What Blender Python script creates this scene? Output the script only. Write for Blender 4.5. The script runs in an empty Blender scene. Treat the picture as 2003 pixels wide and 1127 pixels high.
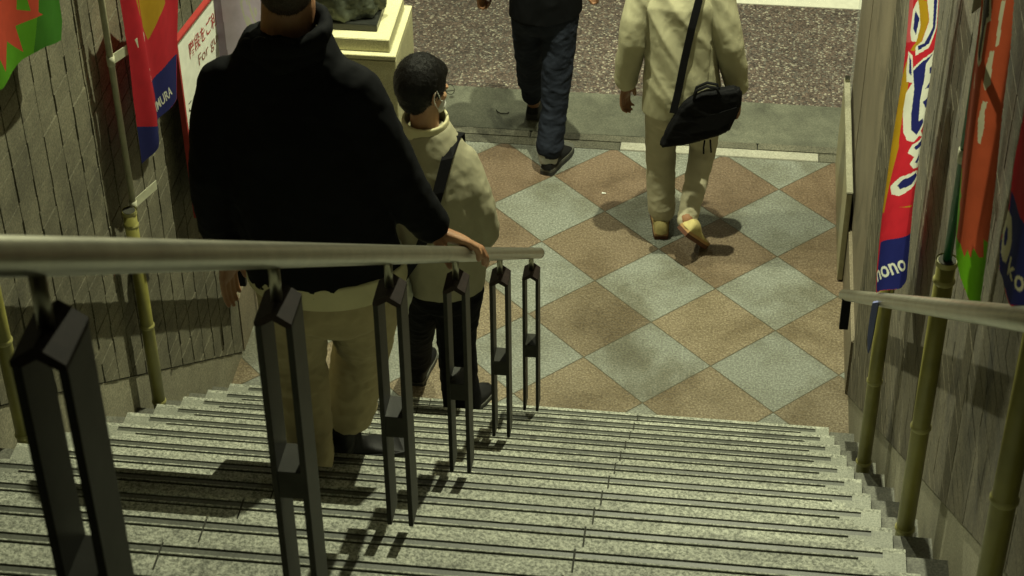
import bpy, bmesh, math, random
from math import sin, cos, pi, radians, hypot, atan2, sqrt
from mathutils import Vector, Matrix, noise
V = Vector
random.seed(7)
scene = bpy.context.scene
col = scene.collection

# ---------------------------------------------------------------- camera
PITCH, YAW, ROLL = 0.6575, -0.1293, -0.0120
CAMH = 5.610
fw = V((sin(YAW)*cos(PITCH), cos(YAW)*cos(PITCH), -sin(PITCH)))
rt = V((cos(YAW), -sin(YAW), 0)); up = rt.cross(fw)
r2 = cos(ROLL)*rt + sin(ROLL)*up
u2 = -sin(ROLL)*rt + cos(ROLL)*up
cd = bpy.data.cameras.new('camera'); cam = bpy.data.objects.new('camera', cd); col.objects.link(cam)
m = Matrix((( r2.x, u2.x, -fw.x, 0), (r2.y, u2.y, -fw.y, 0), (r2.z, u2.z, -fw.z, CAMH), (0, 0, 0, 1)))
cam.matrix_world = m
cd.sensor_width = 36; cd.sensor_fit = 'HORIZONTAL'; cd.lens = 3832.9/2003*36
cd.clip_start = 0.05; cd.clip_end = 500
cd.dof.use_dof = True; cd.dof.focus_distance = 7.6; cd.dof.aperture_fstop = 14
scene.camera = cam

WORLD = 0.005
WARM = (.95, .97, .67)
LAMPS = [('street_lamp_right', (-.02, 7.30, 6.0), 1400, .035, WARM),
         ('street_lamp_left', (-1.65, 7.6, 4.0), 330, .07, WARM, (.1, 7.7, 0), 72, .6),
         ('right_wall_fill_spot', (-1.75, 9.3, 3.5), 1000, .05, WARM, (.6, 4.9, 2.3), 30, .7),  # unseen spot, added and narrowed to light the right wall, not the stairs
         ('shopfront_lamp', (-3.5, 17.0, 4.6), 350, .28, WARM),
         ('street_lamp_road', (-.3, 12.4, 6.0), 700, .2, WARM, (-.3, 10.9, 0), 50, .6)]
# ---------------------------------------------------------------- light
scene.view_settings.view_transform = 'Standard'; scene.view_settings.look = 'None'
scene.view_settings.exposure = -0.12; scene.cycles.diffuse_bounces = 1; scene.view_settings.gamma = 1.0
w = bpy.data.worlds.new("World"); scene.world = w; w.use_nodes = True
nt = w.node_tree; bg = nt.nodes['Background']
bg.inputs[0].default_value = (0.95, 0.66, 0.34, 1); bg.inputs[1].default_value = WORLD
def lamp(name, loc, power, size, color, target=None, spot=None, blend=1.0):
    if spot:
        l = bpy.data.lights.new(name, 'SPOT'); l.spot_size = radians(spot); l.spot_blend = blend
    else:
        l = bpy.data.lights.new(name, 'POINT')
    l.energy = power; l.shadow_soft_size = size; l.color = color
    o = bpy.data.objects.new(name, l); o.location = loc; col.objects.link(o)
    if target is not None:
        o.rotation_euler = (V(target)-V(loc)).to_track_quat('-Z', 'Y').to_euler()
    return o
for a in LAMPS: lamp(*a)

# ---------------------------------------------------------------- materials
def nodes(name):
    m = bpy.data.materials.new(name); m.use_nodes = True
    nt = m.node_tree; return m, nt, nt.nodes['Principled BSDF']
def N(nt, t, **k):
    n = nt.nodes.new(t)
    for a, b in k.items():
        if hasattr(n, a): setattr(n, a, b)
        else: n.inputs[a].default_value = b
    return n
def ramp(nt, stops, interp='LINEAR'):
    r = nt.nodes.new('ShaderNodeValToRGB'); e = r.color_ramp.elements; r.color_ramp.interpolation = interp
    while len(e) < len(stops): e.new(0.5)
    for i, (p, c) in enumerate(stops): e[i].position = p; e[i].color = (*c, 1)
    return r
def mix(nt, a, b, f, mode='MIX'):
    n = nt.nodes.new('ShaderNodeMix'); n.data_type = 'RGBA'; n.blend_type = mode
    for sock, v in ((n.inputs['Factor'], f), (n.inputs['A'], a), (n.inputs['B'], b)):
        if hasattr(v, 'links') or isinstance(v, bpy.types.NodeSocket): nt.links.new(v, sock)
        elif isinstance(v, (int, float)): sock.default_value = v
        else: sock.default_value = (*v, 1)
    return n.outputs['Result']
def tc(nt): return N(nt, 'ShaderNodeNewGeometry').outputs['Position']
def bump(nt, b, h, strength=.3, dist=.002):
    n = N(nt, 'ShaderNodeBump'); n.inputs['Strength'].default_value = strength; n.inputs['Distance'].default_value = dist
    nt.links.new(h, n.inputs['Height']); nt.links.new(n.outputs[0], b.inputs['Normal']); return n
def plain(name, c, rough=.6, metal=0, spec=.5, noise_amt=.15, nscale=30, bumps=0.0, bscale=200, bdist=.001):
    m, nt, b = nodes(name); b.inputs['Roughness'].default_value = rough; b.inputs['Metallic'].default_value = metal
    b.inputs['Specular IOR Level'].default_value = spec
    n = N(nt, 'ShaderNodeTexNoise'); n.inputs['Scale'].default_value = nscale; n.inputs['Detail'].default_value = 5
    nt.links.new(tc(nt), n.inputs['Vector'])
    r = ramp(nt, [(.3, tuple(x*(1-noise_amt) for x in c)), (.7, tuple(min(1, x*(1+noise_amt)) for x in c))])
    nt.links.new(n.outputs['Fac'], r.inputs[0]); nt.links.new(r.outputs[0], b.inputs['Base Color'])
    if bumps:
        n2 = N(nt, 'ShaderNodeTexNoise'); n2.inputs['Scale'].default_value = bscale; n2.inputs['Detail'].default_value = 4
        nt.links.new(tc(nt), n2.inputs['Vector']); bump(nt, b, n2.outputs['Fac'], bumps, bdist)
    return m
def speckled(name, base, dark, light, scale=110, rough=.7, dirt=.25, amt=1.0, bumps=.4, dirtscale=3.0, spec=.4, thr=(.36, .5, .66)):
    """granite: crystals of three tones, a slow stain on top"""
    m, nt, b = nodes(name); b.inputs['Roughness'].default_value = rough; b.inputs['Specular IOR Level'].default_value = spec
    P = tc(nt)
    n = N(nt, 'ShaderNodeTexNoise'); n.inputs['Scale'].default_value = scale; n.inputs['Detail'].default_value = 3; n.inputs['Roughness'].default_value = .75
    nt.links.new(P, n.inputs['Vector'])
    r = ramp(nt, [(thr[0], dark), (thr[1], base), (thr[2], light)]); nt.links.new(n.outputs['Fac'], r.inputs[0])
    n2 = N(nt, 'ShaderNodeTexNoise'); n2.inputs['Scale'].default_value = dirtscale; n2.inputs['Detail'].default_value = 6; n2.inputs['Roughness'].default_value = .65
    nt.links.new(P, n2.inputs['Vector'])
    r2 = ramp(nt, [(.35, (1-dirt,)*3), (.62, (1, 1, 1))]); nt.links.new(n2.outputs['Fac'], r2.inputs[0])
    c = mix(nt, r.outputs[0], r2.outputs[0], 1.0, 'MULTIPLY')
    n3 = N(nt, 'ShaderNodeTexNoise'); n3.inputs['Scale'].default_value = 1.6; n3.inputs['Detail'].default_value = 10; n3.inputs['Roughness'].default_value = .7; n3.inputs['Distortion'].default_value = 1.0
    nt.links.new(P, n3.inputs['Vector'])
    r3 = ramp(nt, [(.36, (1-dirt*1.2,)*3), (.46, (1, 1, 1))]); nt.links.new(n3.outputs['Fac'], r3.inputs[0])
    c = mix(nt, c, r3.outputs[0], 1.0, 'MULTIPLY')
    vg = N(nt, 'ShaderNodeTexVoronoi'); vg.inputs['Scale'].default_value = 3.1; nt.links.new(P, vg.inputs['Vector'])
    rg = ramp(nt, [(.040, (.42, .40, .36)), (.055, (1, 1, 1))]); nt.links.new(vg.outputs['Distance'], rg.inputs[0])
    c = mix(nt, c, rg.outputs[0], 1.0, 'MULTIPLY')
    nt.links.new(c, b.inputs['Base Color'])
    if bumps: bump(nt, b, n.outputs['Fac'], bumps, .002)
    return m
M = {}
M['tread'] = speckled('tread_granite', (.36, .37, .30), (.15, .158, .12), (.58, .59, .48), scale=110, dirt=.25, dirtscale=5, bumps=.9, thr=(.37, .5, .63))
M['band'] = speckled('smooth_band', (.095, .10, .08), (.07, .075, .058), (.13, .135, .108), scale=160, rough=.5, dirt=.25, bumps=.1)
M['treadend'] = speckled('honed_granite', (.30, .31, .25), (.20, .21, .17), (.40, .41, .33), scale=200, rough=.6, dirt=.25, bumps=.15)
M['sidestone'] = speckled('dark_side_stone', (.15, .15, .12), (.10, .098, .075), (.22, .22, .17), scale=150, rough=.65, dirt=.4, bumps=.2)  # darker tone than the treads, for the side channels
M['skirt'] = speckled('skirt_granite', (.27, .25, .175), (.16, .15, .10), (.40, .38, .27), scale=150, rough=.7, dirt=.3, bumps=.25, dirtscale=2.5)
M['pilaster'] = speckled('pilaster_granite', (.23, .195, .13), (.13, .105, .07), (.36, .31, .22), scale=170, rough=.55, dirt=.3, bumps=.2)
M['concrete'] = speckled('gutter_concrete', (.16, .165, .12), (.12, .124, .09), (.21, .215, .155), scale=120, rough=.75, dirt=.45, dirtscale=4, bumps=.3)
M['kerb'] = speckled('kerb_stone', (.155, .15, .105), (.09, .085, .06), (.24, .23, .165), scale=120, dirt=.4, bumps=.4)
M['kerbwhite'] = speckled('pale_kerb_granite', (.42, .41, .33), (.32, .31, .24), (.54, .53, .43), scale=120, dirt=.15, bumps=.3)
M['groove'] = plain('groove_dirt', (.03, .03, .02), .9)
M['whiteline'] = plain('road_paint', (.72, .71, .58), .6, noise_amt=.08, bumps=.3)
def road_mat():
    m, nt, b = nodes('exposed_aggregate'); b.inputs['Roughness'].default_value = .8
    P = tc(nt)
    v = N(nt, 'ShaderNodeTexVoronoi'); v.inputs['Scale'].default_value = 95; nt.links.new(P, v.inputs['Vector'])
    sep = N(nt, 'ShaderNodeSeparateColor'); nt.links.new(v.outputs['Color'], sep.inputs[0])
    r = ramp(nt, [(0, (.045, .034, .028)), (.35, (.12, .088, .070)), (.6, (.19, .14, .11)), (.8, (.11, .105, .095)), (1, (.50, .46, .36))])
    nt.links.new(sep.outputs[0], r.inputs[0])
    r3 = ramp(nt, [(.25, (1, 1, 1)), (.6, (.45, .45, .45))]); nt.links.new(v.outputs['Distance'], r3.inputs[0])
    n2 = N(nt, 'ShaderNodeTexNoise'); n2.inputs['Scale'].default_value = 2.0; n2.inputs['Detail'].default_value = 5; nt.links.new(P, n2.inputs['Vector'])
    r2 = ramp(nt, [(.3, (.75, .75, .75)), (.65, (1.05, 1.02, 1))]); nt.links.new(n2.outputs['Fac'], r2.inputs[0])
    c = mix(nt, mix(nt, r.outputs[0], r3.outputs[0], .6, 'MULTIPLY'), r2.outputs[0], 1.0, 'MULTIPLY')
    nt.links.new(c, b.inputs['Base Color'])
    inv = N(nt, 'ShaderNodeMath', operation='SUBTRACT'); inv.inputs[0].default_value = 1; nt.links.new(v.outputs['Distance'], inv.inputs[1])
    bump(nt, b, inv.outputs[0], .8, .004)
    return m
M['road'] = road_mat()
def floor_mat():
    """square slabs of 0.4 m laid on the diagonal, grey and tan in turn, thin dark joints"""
    m, nt, b = nodes('diagonal_slabs'); P = tc(nt)
    sep = N(nt, 'ShaderNodeSeparateXYZ'); nt.links.new(P, sep.inputs[0])
    def mth(op, a, c=None, d=None):
        n = N(nt, 'ShaderNodeMath', operation=op)
        for i, v in enumerate((a, c, d)):
            if v is None: continue
            if isinstance(v, (int, float)): n.inputs[i].default_value = v
            else: nt.links.new(v, n.inputs[i])
        return n.outputs[0]
    x = mth('SUBTRACT', sep.outputs[0], -.5557); y = mth('SUBTRACT', sep.outputs[1], 6.7382)
    k = 1/(sqrt(2)*.4)
    A = mth('MULTIPLY', mth('ADD', x, y), k); B = mth('MULTIPLY', mth('SUBTRACT', x, y), k)
    fa = mth('FLOOR', A); fb = mth('FLOOR', B)
    par = mth('PINGPONG', mth('ADD', fa, fb), 1.0)
    cx = N(nt, 'ShaderNodeCombineXYZ'); nt.links.new(fa, cx.inputs[0]); nt.links.new(fb, cx.inputs[1])
    wn = N(nt, 'ShaderNodeTexWhiteNoise', noise_dimensions='3D'); nt.links.new(cx.outputs[0], wn.inputs['Vector'])
    var = wn.outputs['Value']
    n = N(nt, 'ShaderNodeTexNoise'); n.inputs['Scale'].default_value = 105; n.inputs['Detail'].default_value = 3; n.inputs['Roughness'].default_value = .75
    nt.links.new(P, n.inputs['Vector'])
    g = ramp(nt, [(.36, (.14, .15, .125)), (.5, (.228, .242, .205)), (.65, (.37, .39, .33))]); nt.links.new(n.outputs['Fac'], g.inputs[0])
    t1 = ramp(nt, [(.36, (.115, .075, .045)), (.5, (.19, .128, .078)), (.65, (.30, .22, .14))]); nt.links.new(n.outputs['Fac'], t1.inputs[0])
    t2 = ramp(nt, [(.36, (.122, .092, .055)), (.5, (.205, .162, .10)), (.65, (.34, .285, .185))]); nt.links.new(n.outputs['Fac'], t2.inputs[0])
    row = mth('MULTIPLY', mth('SUBTRACT', fa, fb), -.30)          # slabs nearer the road are redder stone
    sel = mth('ADD', mth('ADD', row, 1.15), mth('MULTIPLY', var, .35)); cl = N(nt, 'ShaderNodeClamp'); nt.links.new(sel, cl.inputs[0])
    tan = mix(nt, t1.outputs[0], t2.outputs[0], cl.outputs[0])
    base = mix(nt, g.outputs[0], tan, par)
    vv = ramp(nt, [(0, (.80,)*3), (1, (1.08,)*3)]); nt.links.new(wn.outputs['Color'], vv.inputs[0])
    base = mix(nt, base, vv.outputs[0], 1.0, 'MULTIPLY')
    n2 = N(nt, 'ShaderNodeTexNoise'); n2.inputs['Scale'].default_value = 3.2; n2.inputs['Detail'].default_value = 7; n2.inputs['Roughness'].default_value = .65
    nt.links.new(P, n2.inputs['Vector'])
    d = ramp(nt, [(.33, (.66, .63, .56)), (.55, (1, 1, 1))]); nt.links.new(n2.outputs['Fac'], d.inputs[0])
    base = mix(nt, base, d.outputs[0], 1.0, 'MULTIPLY')
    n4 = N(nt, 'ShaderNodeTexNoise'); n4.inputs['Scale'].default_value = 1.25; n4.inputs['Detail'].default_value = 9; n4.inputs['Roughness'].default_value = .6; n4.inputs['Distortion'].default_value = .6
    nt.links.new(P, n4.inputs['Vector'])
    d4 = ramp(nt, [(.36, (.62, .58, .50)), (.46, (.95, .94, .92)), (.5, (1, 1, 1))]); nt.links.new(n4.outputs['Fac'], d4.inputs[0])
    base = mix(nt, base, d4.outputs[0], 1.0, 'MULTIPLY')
    v = N(nt, 'ShaderNodeTexVoronoi'); v.inputs['Scale'].default_value = 1.7; nt.links.new(P, v.inputs['Vector'])
    sp = ramp(nt, [(.035, (.35, .33, .27)), (.05, (1, 1, 1))]); nt.links.new(v.outputs['Distance'], sp.inputs[0])
    base = mix(nt, base, sp.outputs[0], 1.0, 'MULTIPLY')
    ja = mth('ABSOLUTE', mth('SUBTRACT', mth('FRACT', A), .5)); jb = mth('ABSOLUTE', mth('SUBTRACT', mth('FRACT', B), .5))
    n5 = N(nt, 'ShaderNodeTexNoise'); n5.inputs['Scale'].default_value = 14; n5.inputs['Detail'].default_value = 4; nt.links.new(P, n5.inputs['Vector'])
    jm = mth('ADD', mth('MAXIMUM', ja, jb), mth('MULTIPLY', mth('SUBTRACT', n5.outputs['Fac'], .5), .009))
    j = mth('GREATER_THAN', jm, .4935)
    wig = j
    cfin = mix(nt, base, (.075, .065, .035), mth('MULTIPLY', wig, .85))
    nt.links.new(cfin, b.inputs['Base Color'])
    # tan slabs are rough hewn, grey ones flamed
    n3 = N(nt, 'ShaderNodeTexNoise'); n3.inputs['Scale'].default_value = 55; n3.inputs['Detail'].default_value = 4; nt.links.new(P, n3.inputs['Vector'])
    h = mth('ADD', mth('MULTIPLY', n.outputs['Fac'], .35), mth('MULTIPLY', mth('MULTIPLY', n3.outputs['Fac'], par), 1.3))
    h = mth('SUBTRACT', h, mth('MULTIPLY', j, 1.5))
    bump(nt, b, h, 1.0, .007)
    b.inputs['Roughness'].default_value = .62
    return m
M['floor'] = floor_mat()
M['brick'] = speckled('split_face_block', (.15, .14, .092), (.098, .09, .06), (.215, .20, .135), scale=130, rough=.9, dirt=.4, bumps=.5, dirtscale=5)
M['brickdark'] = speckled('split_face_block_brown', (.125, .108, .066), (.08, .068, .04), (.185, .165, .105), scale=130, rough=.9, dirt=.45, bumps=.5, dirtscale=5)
M['mortar'] = plain('dark_joint', (.018, .017, .01), .95)
M['steel'] = plain('brushed_rail_steel', (.27, .265, .205), .30, metal=.95, noise_amt=.18, nscale=14, bumps=.15, bscale=60)
M['iron'] = plain('dark_painted_iron', (.024, .024, .019), .45, spec=.15, noise_amt=.25, nscale=25, bumps=.2, bscale=300)
M['ironcap'] = plain('rubbed_iron_cap', (.020, .013, .011), .7, spec=.15, noise_amt=.3, nscale=40)
M['blackiron'] = plain('black_iron', (.006, .006, .006), .5, spec=.1)
M['bamboo'] = plain('olive_bamboo_plastic', (.22, .205, .050), .42, noise_amt=.2, nscale=12, bumps=.1)
M['bamboonode'] = plain('pale_node_ring', (.33, .31, .11), .4)
M['palepole'] = plain('cream_pole', (.33, .32, .21), .4)
M['greenpole'] = plain('green_pole', (.006, .10, .035), .3)
M['tab'] = plain('cream_cloth_tab', (.50, .50, .36), .8)
M['stonecream'] = speckled('cream_plinth_stone', (.60, .57, .34), (.48, .45, .26), (.70, .67, .42), scale=140, dirt=.15, bumps=.1, rough=.6)
M['bronze'] = plain('dark_bronze', (.075, .085, .06), .5, metal=.4, noise_amt=.5, nscale=15, bumps=.4, bscale=60, bdist=.004)
M['blackstone'] = plain('polished_black_base', (.02, .021, .018), .3)
M['beigepanel'] = plain('beige_enamel_panel', (.38, .35, .21), .45, noise_amt=.12)
M['paneledge'] = speckled('panel_edge_stone', (.36, .34, .24), (.2, .19, .13), (.5, .48, .36), scale=200, bumps=.2)
def glass_mat():
    m, nt, b = nodes('shop_glass'); b.inputs['Base Color'].default_value = (.8, .85, .75, 1); b.inputs['Roughness'].default_value = .05
    b.inputs['Transmission Weight'].default_value = 0; b.inputs['Alpha'].default_value = .16
    return m
M['glass'] = glass_mat()
for n_, c_, r_ in (('red', (.50, .022, .035), .75), ('pink', (.55, .10, .11), .75), ('gold', (.40, .24, .015), .75), ('navy', (.018, .022, .13), .75),
                   ('white', (.68, .69, .58), .75), ('orange', (.46, .085, .035), .75), ('green', (.12, .34, .012), .75), ('cream', (.55, .52, .36), .75),
                   ('dark', (.055, .05, .04), .75), ('lime', (.09, .30, .01), .75), ('green2', (.04, .17, .012), .75), ('tomato', (.55, .07, .035), .75),
                   ('mauve', (.62, .54, .68), .75), ('mauve2', (.30, .24, .31), .75), ('whitep', (.62, .62, .52), .75), ('signwhite', (.78, .80, .70), .5),
                   ('bluegrey', (.14, .16, .34), .7), ('signred', (.36, .04, .035), .5), ('signtext', (.40, .07, .06), .5), ('signgrey', (.30, .14, .10), .5), ('signblack', (.03, .03, .03), .5)):
    M[n_] = plain('print_'+n_, c_, r_, noise_amt=.08, nscale=20, bumps=.15, bscale=500, spec=.25)
def translucent(m, w_=.45):
    nt = m.node_tree; b = nt.nodes['Principled BSDF']; out = nt.nodes['Material Output']
    t = nt.nodes.new('ShaderNodeBsdfTranslucent'); mx = nt.nodes.new('ShaderNodeMixShader'); mx.inputs[0].default_value = w_
    src = b.inputs['Base Color'].links[0].from_socket; nt.links.new(src, t.inputs['Color'])
    nt.links.new(b.outputs[0], mx.inputs[1]); nt.links.new(t.outputs[0], mx.inputs[2]); nt.links.new(mx.outputs[0], out.inputs['Surface'])
for n_ in ('red', 'pink', 'gold', 'navy', 'white', 'orange', 'green', 'cream', 'dark', 'lime', 'green2', 'tomato', 'mauve', 'mauve2', 'whitep'): translucent(M[n_])
def skin_mat(name, c):
    m, nt, b = nodes(name); b.inputs['Roughness'].default_value = .5
    n = N(nt, 'ShaderNodeTexNoise'); n.inputs['Scale'].default_value = 18; n.inputs['Detail'].default_value = 6; nt.links.new(tc(nt), n.inputs['Vector'])
    r = ramp(nt, [(.3, (c[0]*.82, c[1]*.68, c[2]*.62)), (.7, (min(1, c[0]*1.1), c[1]*1.08, c[2]*1.05))])
    nt.links.new(n.outputs['Fac'], r.inputs[0]); nt.links.new(r.outputs[0], b.inputs['Base Color'])
    b.inputs['Subsurface Weight'].default_value = .12; b.inputs['Subsurface Radius'].default_value = (.01, .004, .002)
    n2 = N(nt, 'ShaderNodeTexNoise'); n2.inputs['Scale'].default_value = 260; nt.links.new(tc(nt), n2.inputs['Vector']); bump(nt, b, n2.outputs['Fac'], .25, .001)
    return m
M['skin'] = skin_mat('skin_tan', (.36, .20, .11))
M['skin2'] = skin_mat('skin_light', (.48, .30, .18))
def fabric(name, c, rough=.85, amt=.12, bs=.35, sheen=.0, weave=420):
    m, nt, b = nodes(name); b.inputs['Roughness'].default_value = rough; b.inputs['Specular IOR Level'].default_value = .06 if max(c) < .05 else .2
    P = tc(nt)
    n = N(nt, 'ShaderNodeTexNoise'); n.inputs['Scale'].default_value = 9; n.inputs['Detail'].default_value = 8; nt.links.new(P, n.inputs['Vector'])
    r = ramp(nt, [(.3, tuple(x*(1-amt) for x in c)), (.7, tuple(x*(1+amt) for x in c))]); nt.links.new(n.outputs['Fac'], r.inputs[0])
    nt.links.new(r.outputs[0], b.inputs['Base Color'])
    n2 = N(nt, 'ShaderNodeTexNoise'); n2.inputs['Scale'].default_value = weave; nt.links.new(P, n2.inputs['Vector'])
    bump(nt, b, n2.outputs['Fac'], bs, .001); b.inputs['Sheen Weight'].default_value = sheen
    return m
M['blackcloth'] = fabric('black_jacket_cloth', (.0075, .0080, .0092), .8, bs=.3)
M['khaki'] = fabric('khaki_cotton', (.42, .355, .20))
M['palehem'] = fabric('pale_shirt_cotton', (.60, .56, .34))
M['beige'] = fabric('beige_jacket_cotton', (.34, .32, .215), amt=.08)
M['beigelight'] = fabric('light_jacket_cotton', (.50, .475, .31), amt=.08)
M['cargopant'] = fabric('pale_beige_trousers', (.52, .48, .33), amt=.1)
M['blacktrouser'] = fabric('black_trouser_cloth', (.007, .007, .008))
M['denim'] = fabric('dark_denim', (.022, .026, .038), amt=.35, weave=300, bs=.6)
M['bagblack'] = fabric('black_bag_nylon', (.008, .008, .009), .6, amt=.3, bs=.6)
M['strap'] = fabric('black_webbing', (.010, .010, .011), .7, weave=700, bs=.8)
M['toteW'] = fabric('white_cloth', (.60, .62, .50))
M['hair'] = plain('black_hair', (.005, .0045, .004), .36, spec=.18, noise_amt=.4, nscale=120, bumps=.9, bscale=350, bdist=.003)
M['hairbrown'] = plain('dark_brown_hair', (.03, .016, .008), .5, noise_amt=.4, nscale=120, bumps=.9, bscale=350, bdist=.003)
M['shoeblack'] = plain('black_leather', (.007, .007, .007), .5, spec=.2, bumps=.3, bscale=90)
M['shoesole'] = plain('grey_rubber', (.035, .035, .035), .7)
M['solewelt'] = plain('pale_welt', (.10, .10, .08), .6)
M['shoecream'] = plain('cream_suede', (.50, .42, .17), .8)
M['soletan'] = plain('tan_midsole', (.42, .25, .10), .8)
M['solebrown'] = plain('brown_outsole', (.10, .035, .015), .8)
M['sock'] = fabric('pale_sock', (.45, .46, .42))
M['wire'] = plain('spectacle_wire', (.02, .02, .02), .3, metal=.5)
M['maskw'] = plain('white_mask', (.75, .76, .70), .8)

# ---------------------------------------------------------------- helpers
def wloc(o):
    v = V((0, 0, 0))
    while o is not None: v = v + o.location; o = o.parent
    return v
def root(name, loc, label, cat, group=None, kind=None):
    o = bpy.data.objects.new(name, None); col.objects.link(o); o.location = loc; o.empty_display_size = .1
    o['label'] = label; o['category'] = cat
    if group: o['group'] = group
    if kind: o['kind'] = kind
    return o
def setmats(me, mats):
    if not isinstance(mats, (list, tuple)): mats = [mats]
    for x in mats: me.materials.append(M[x] if isinstance(x, str) else x)
def link(name, me, parent=None):
    o = bpy.data.objects.new(name, me); col.objects.link(o)
    if parent is not None:
        off = wloc(parent); me.transform(Matrix.Translation(-off)); o.parent = parent
    return o
def obj(name, bm, mats, parent=None, smooth=False):
    me = bpy.data.meshes.new(name); bm.normal_update(); bm.to_mesh(me); bm.free(); setmats(me, mats)
    if smooth:
        for p in me.polygons: p.use_smooth = True
    return link(name, me, parent)
def structure(name, bm, mats, label=None):
    o = obj(name, bm, mats); o['kind'] = 'structure'; o['label'] = label or name; return o
def box(bm, a, b, mi=0, bev=0):
    x0, y0, z0 = a; x1, y1, z1 = b
    vs = [bm.verts.new(p) for p in ((x0, y0, z0), (x1, y0, z0), (x1, y1, z0), (x0, y1, z0), (x0, y0, z1), (x1, y0, z1), (x1, y1, z1), (x0, y1, z1))]
    fs = [bm.faces.new([vs[i] for i in q]) for q in ((3, 2, 1, 0), (4, 5, 6, 7), (0, 1, 5, 4), (1, 2, 6, 5), (2, 3, 7, 6), (3, 0, 4, 7))]
    for f in fs: f.material_index = mi
    if bev: 
        es = list({e for f in fs for e in f.edges})
        r = bmesh.ops.bevel(bm, geom=es, offset=bev, segments=2, affect='EDGES', clamp_overlap=True)
        for f in r['faces']: f.material_index = mi
    return fs
def tube(bm, pts, rad, seg=16, mi=0, caps=True):
    """tube through pts; rad number or list"""
    n = len(pts); pts = [V(p) for p in pts]
    if isinstance(rad, (int, float)): rad = [rad]*n
    t0 = (pts[1]-pts[0]).normalized(); ref = V((1, 0, 0)) if abs(t0.x) < .9 else V((0, 1, 0))
    a = (ref-t0*ref.dot(t0)).normalized(); rings = []
    for i in range(n):
        t = (pts[min(i+1, n-1)]-pts[max(i-1, 0)]).normalized(); a = (a-t*a.dot(t)).normalized(); b = t.cross(a)
        rings.append([bm.verts.new(pts[i]+(a*cos(2*pi*k/seg)+b*sin(2*pi*k/seg))*rad[i]) for k in range(seg)])
    for i in range(n-1):
        for k in range(seg):
            f = bm.faces.new((rings[i][k], rings[i][(k+1) % seg], rings[i+1][(k+1) % seg], rings[i+1][k])); f.material_index = mi; f.smooth = True
    if caps:
        for r in (rings[0][::-1], rings[-1]): f = bm.faces.new(r); f.material_index = mi
def prism(bm, poly, d, mi=0):
    """poly: 3-D points; extrude by vector d, closed"""
    a = [bm.verts.new(V(p)) for p in poly]; b = [bm.verts.new(V(p)+V(d)) for p in poly]; n = len(a)
    fs = [bm.faces.new(a[::-1]), bm.faces.new(b)]
    for i in range(n): fs.append(bm.faces.new((a[i], a[(i+1) % n], b[(i+1) % n], b[i])))
    for f in fs: f.material_index = mi
    bmesh.ops.recalc_face_normals(bm, faces=fs)
    return fs
RISE, RUN, JY = .2156, .2932, 5.8458
def tz(k): return RISE*(k+2)
def ty(k): return JY-RUN*k
def nz(y): return .4312+(JY-y)*(RISE/RUN)
XL, XR, WL, WR = -2.01, .51, -2.07, .60
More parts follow.
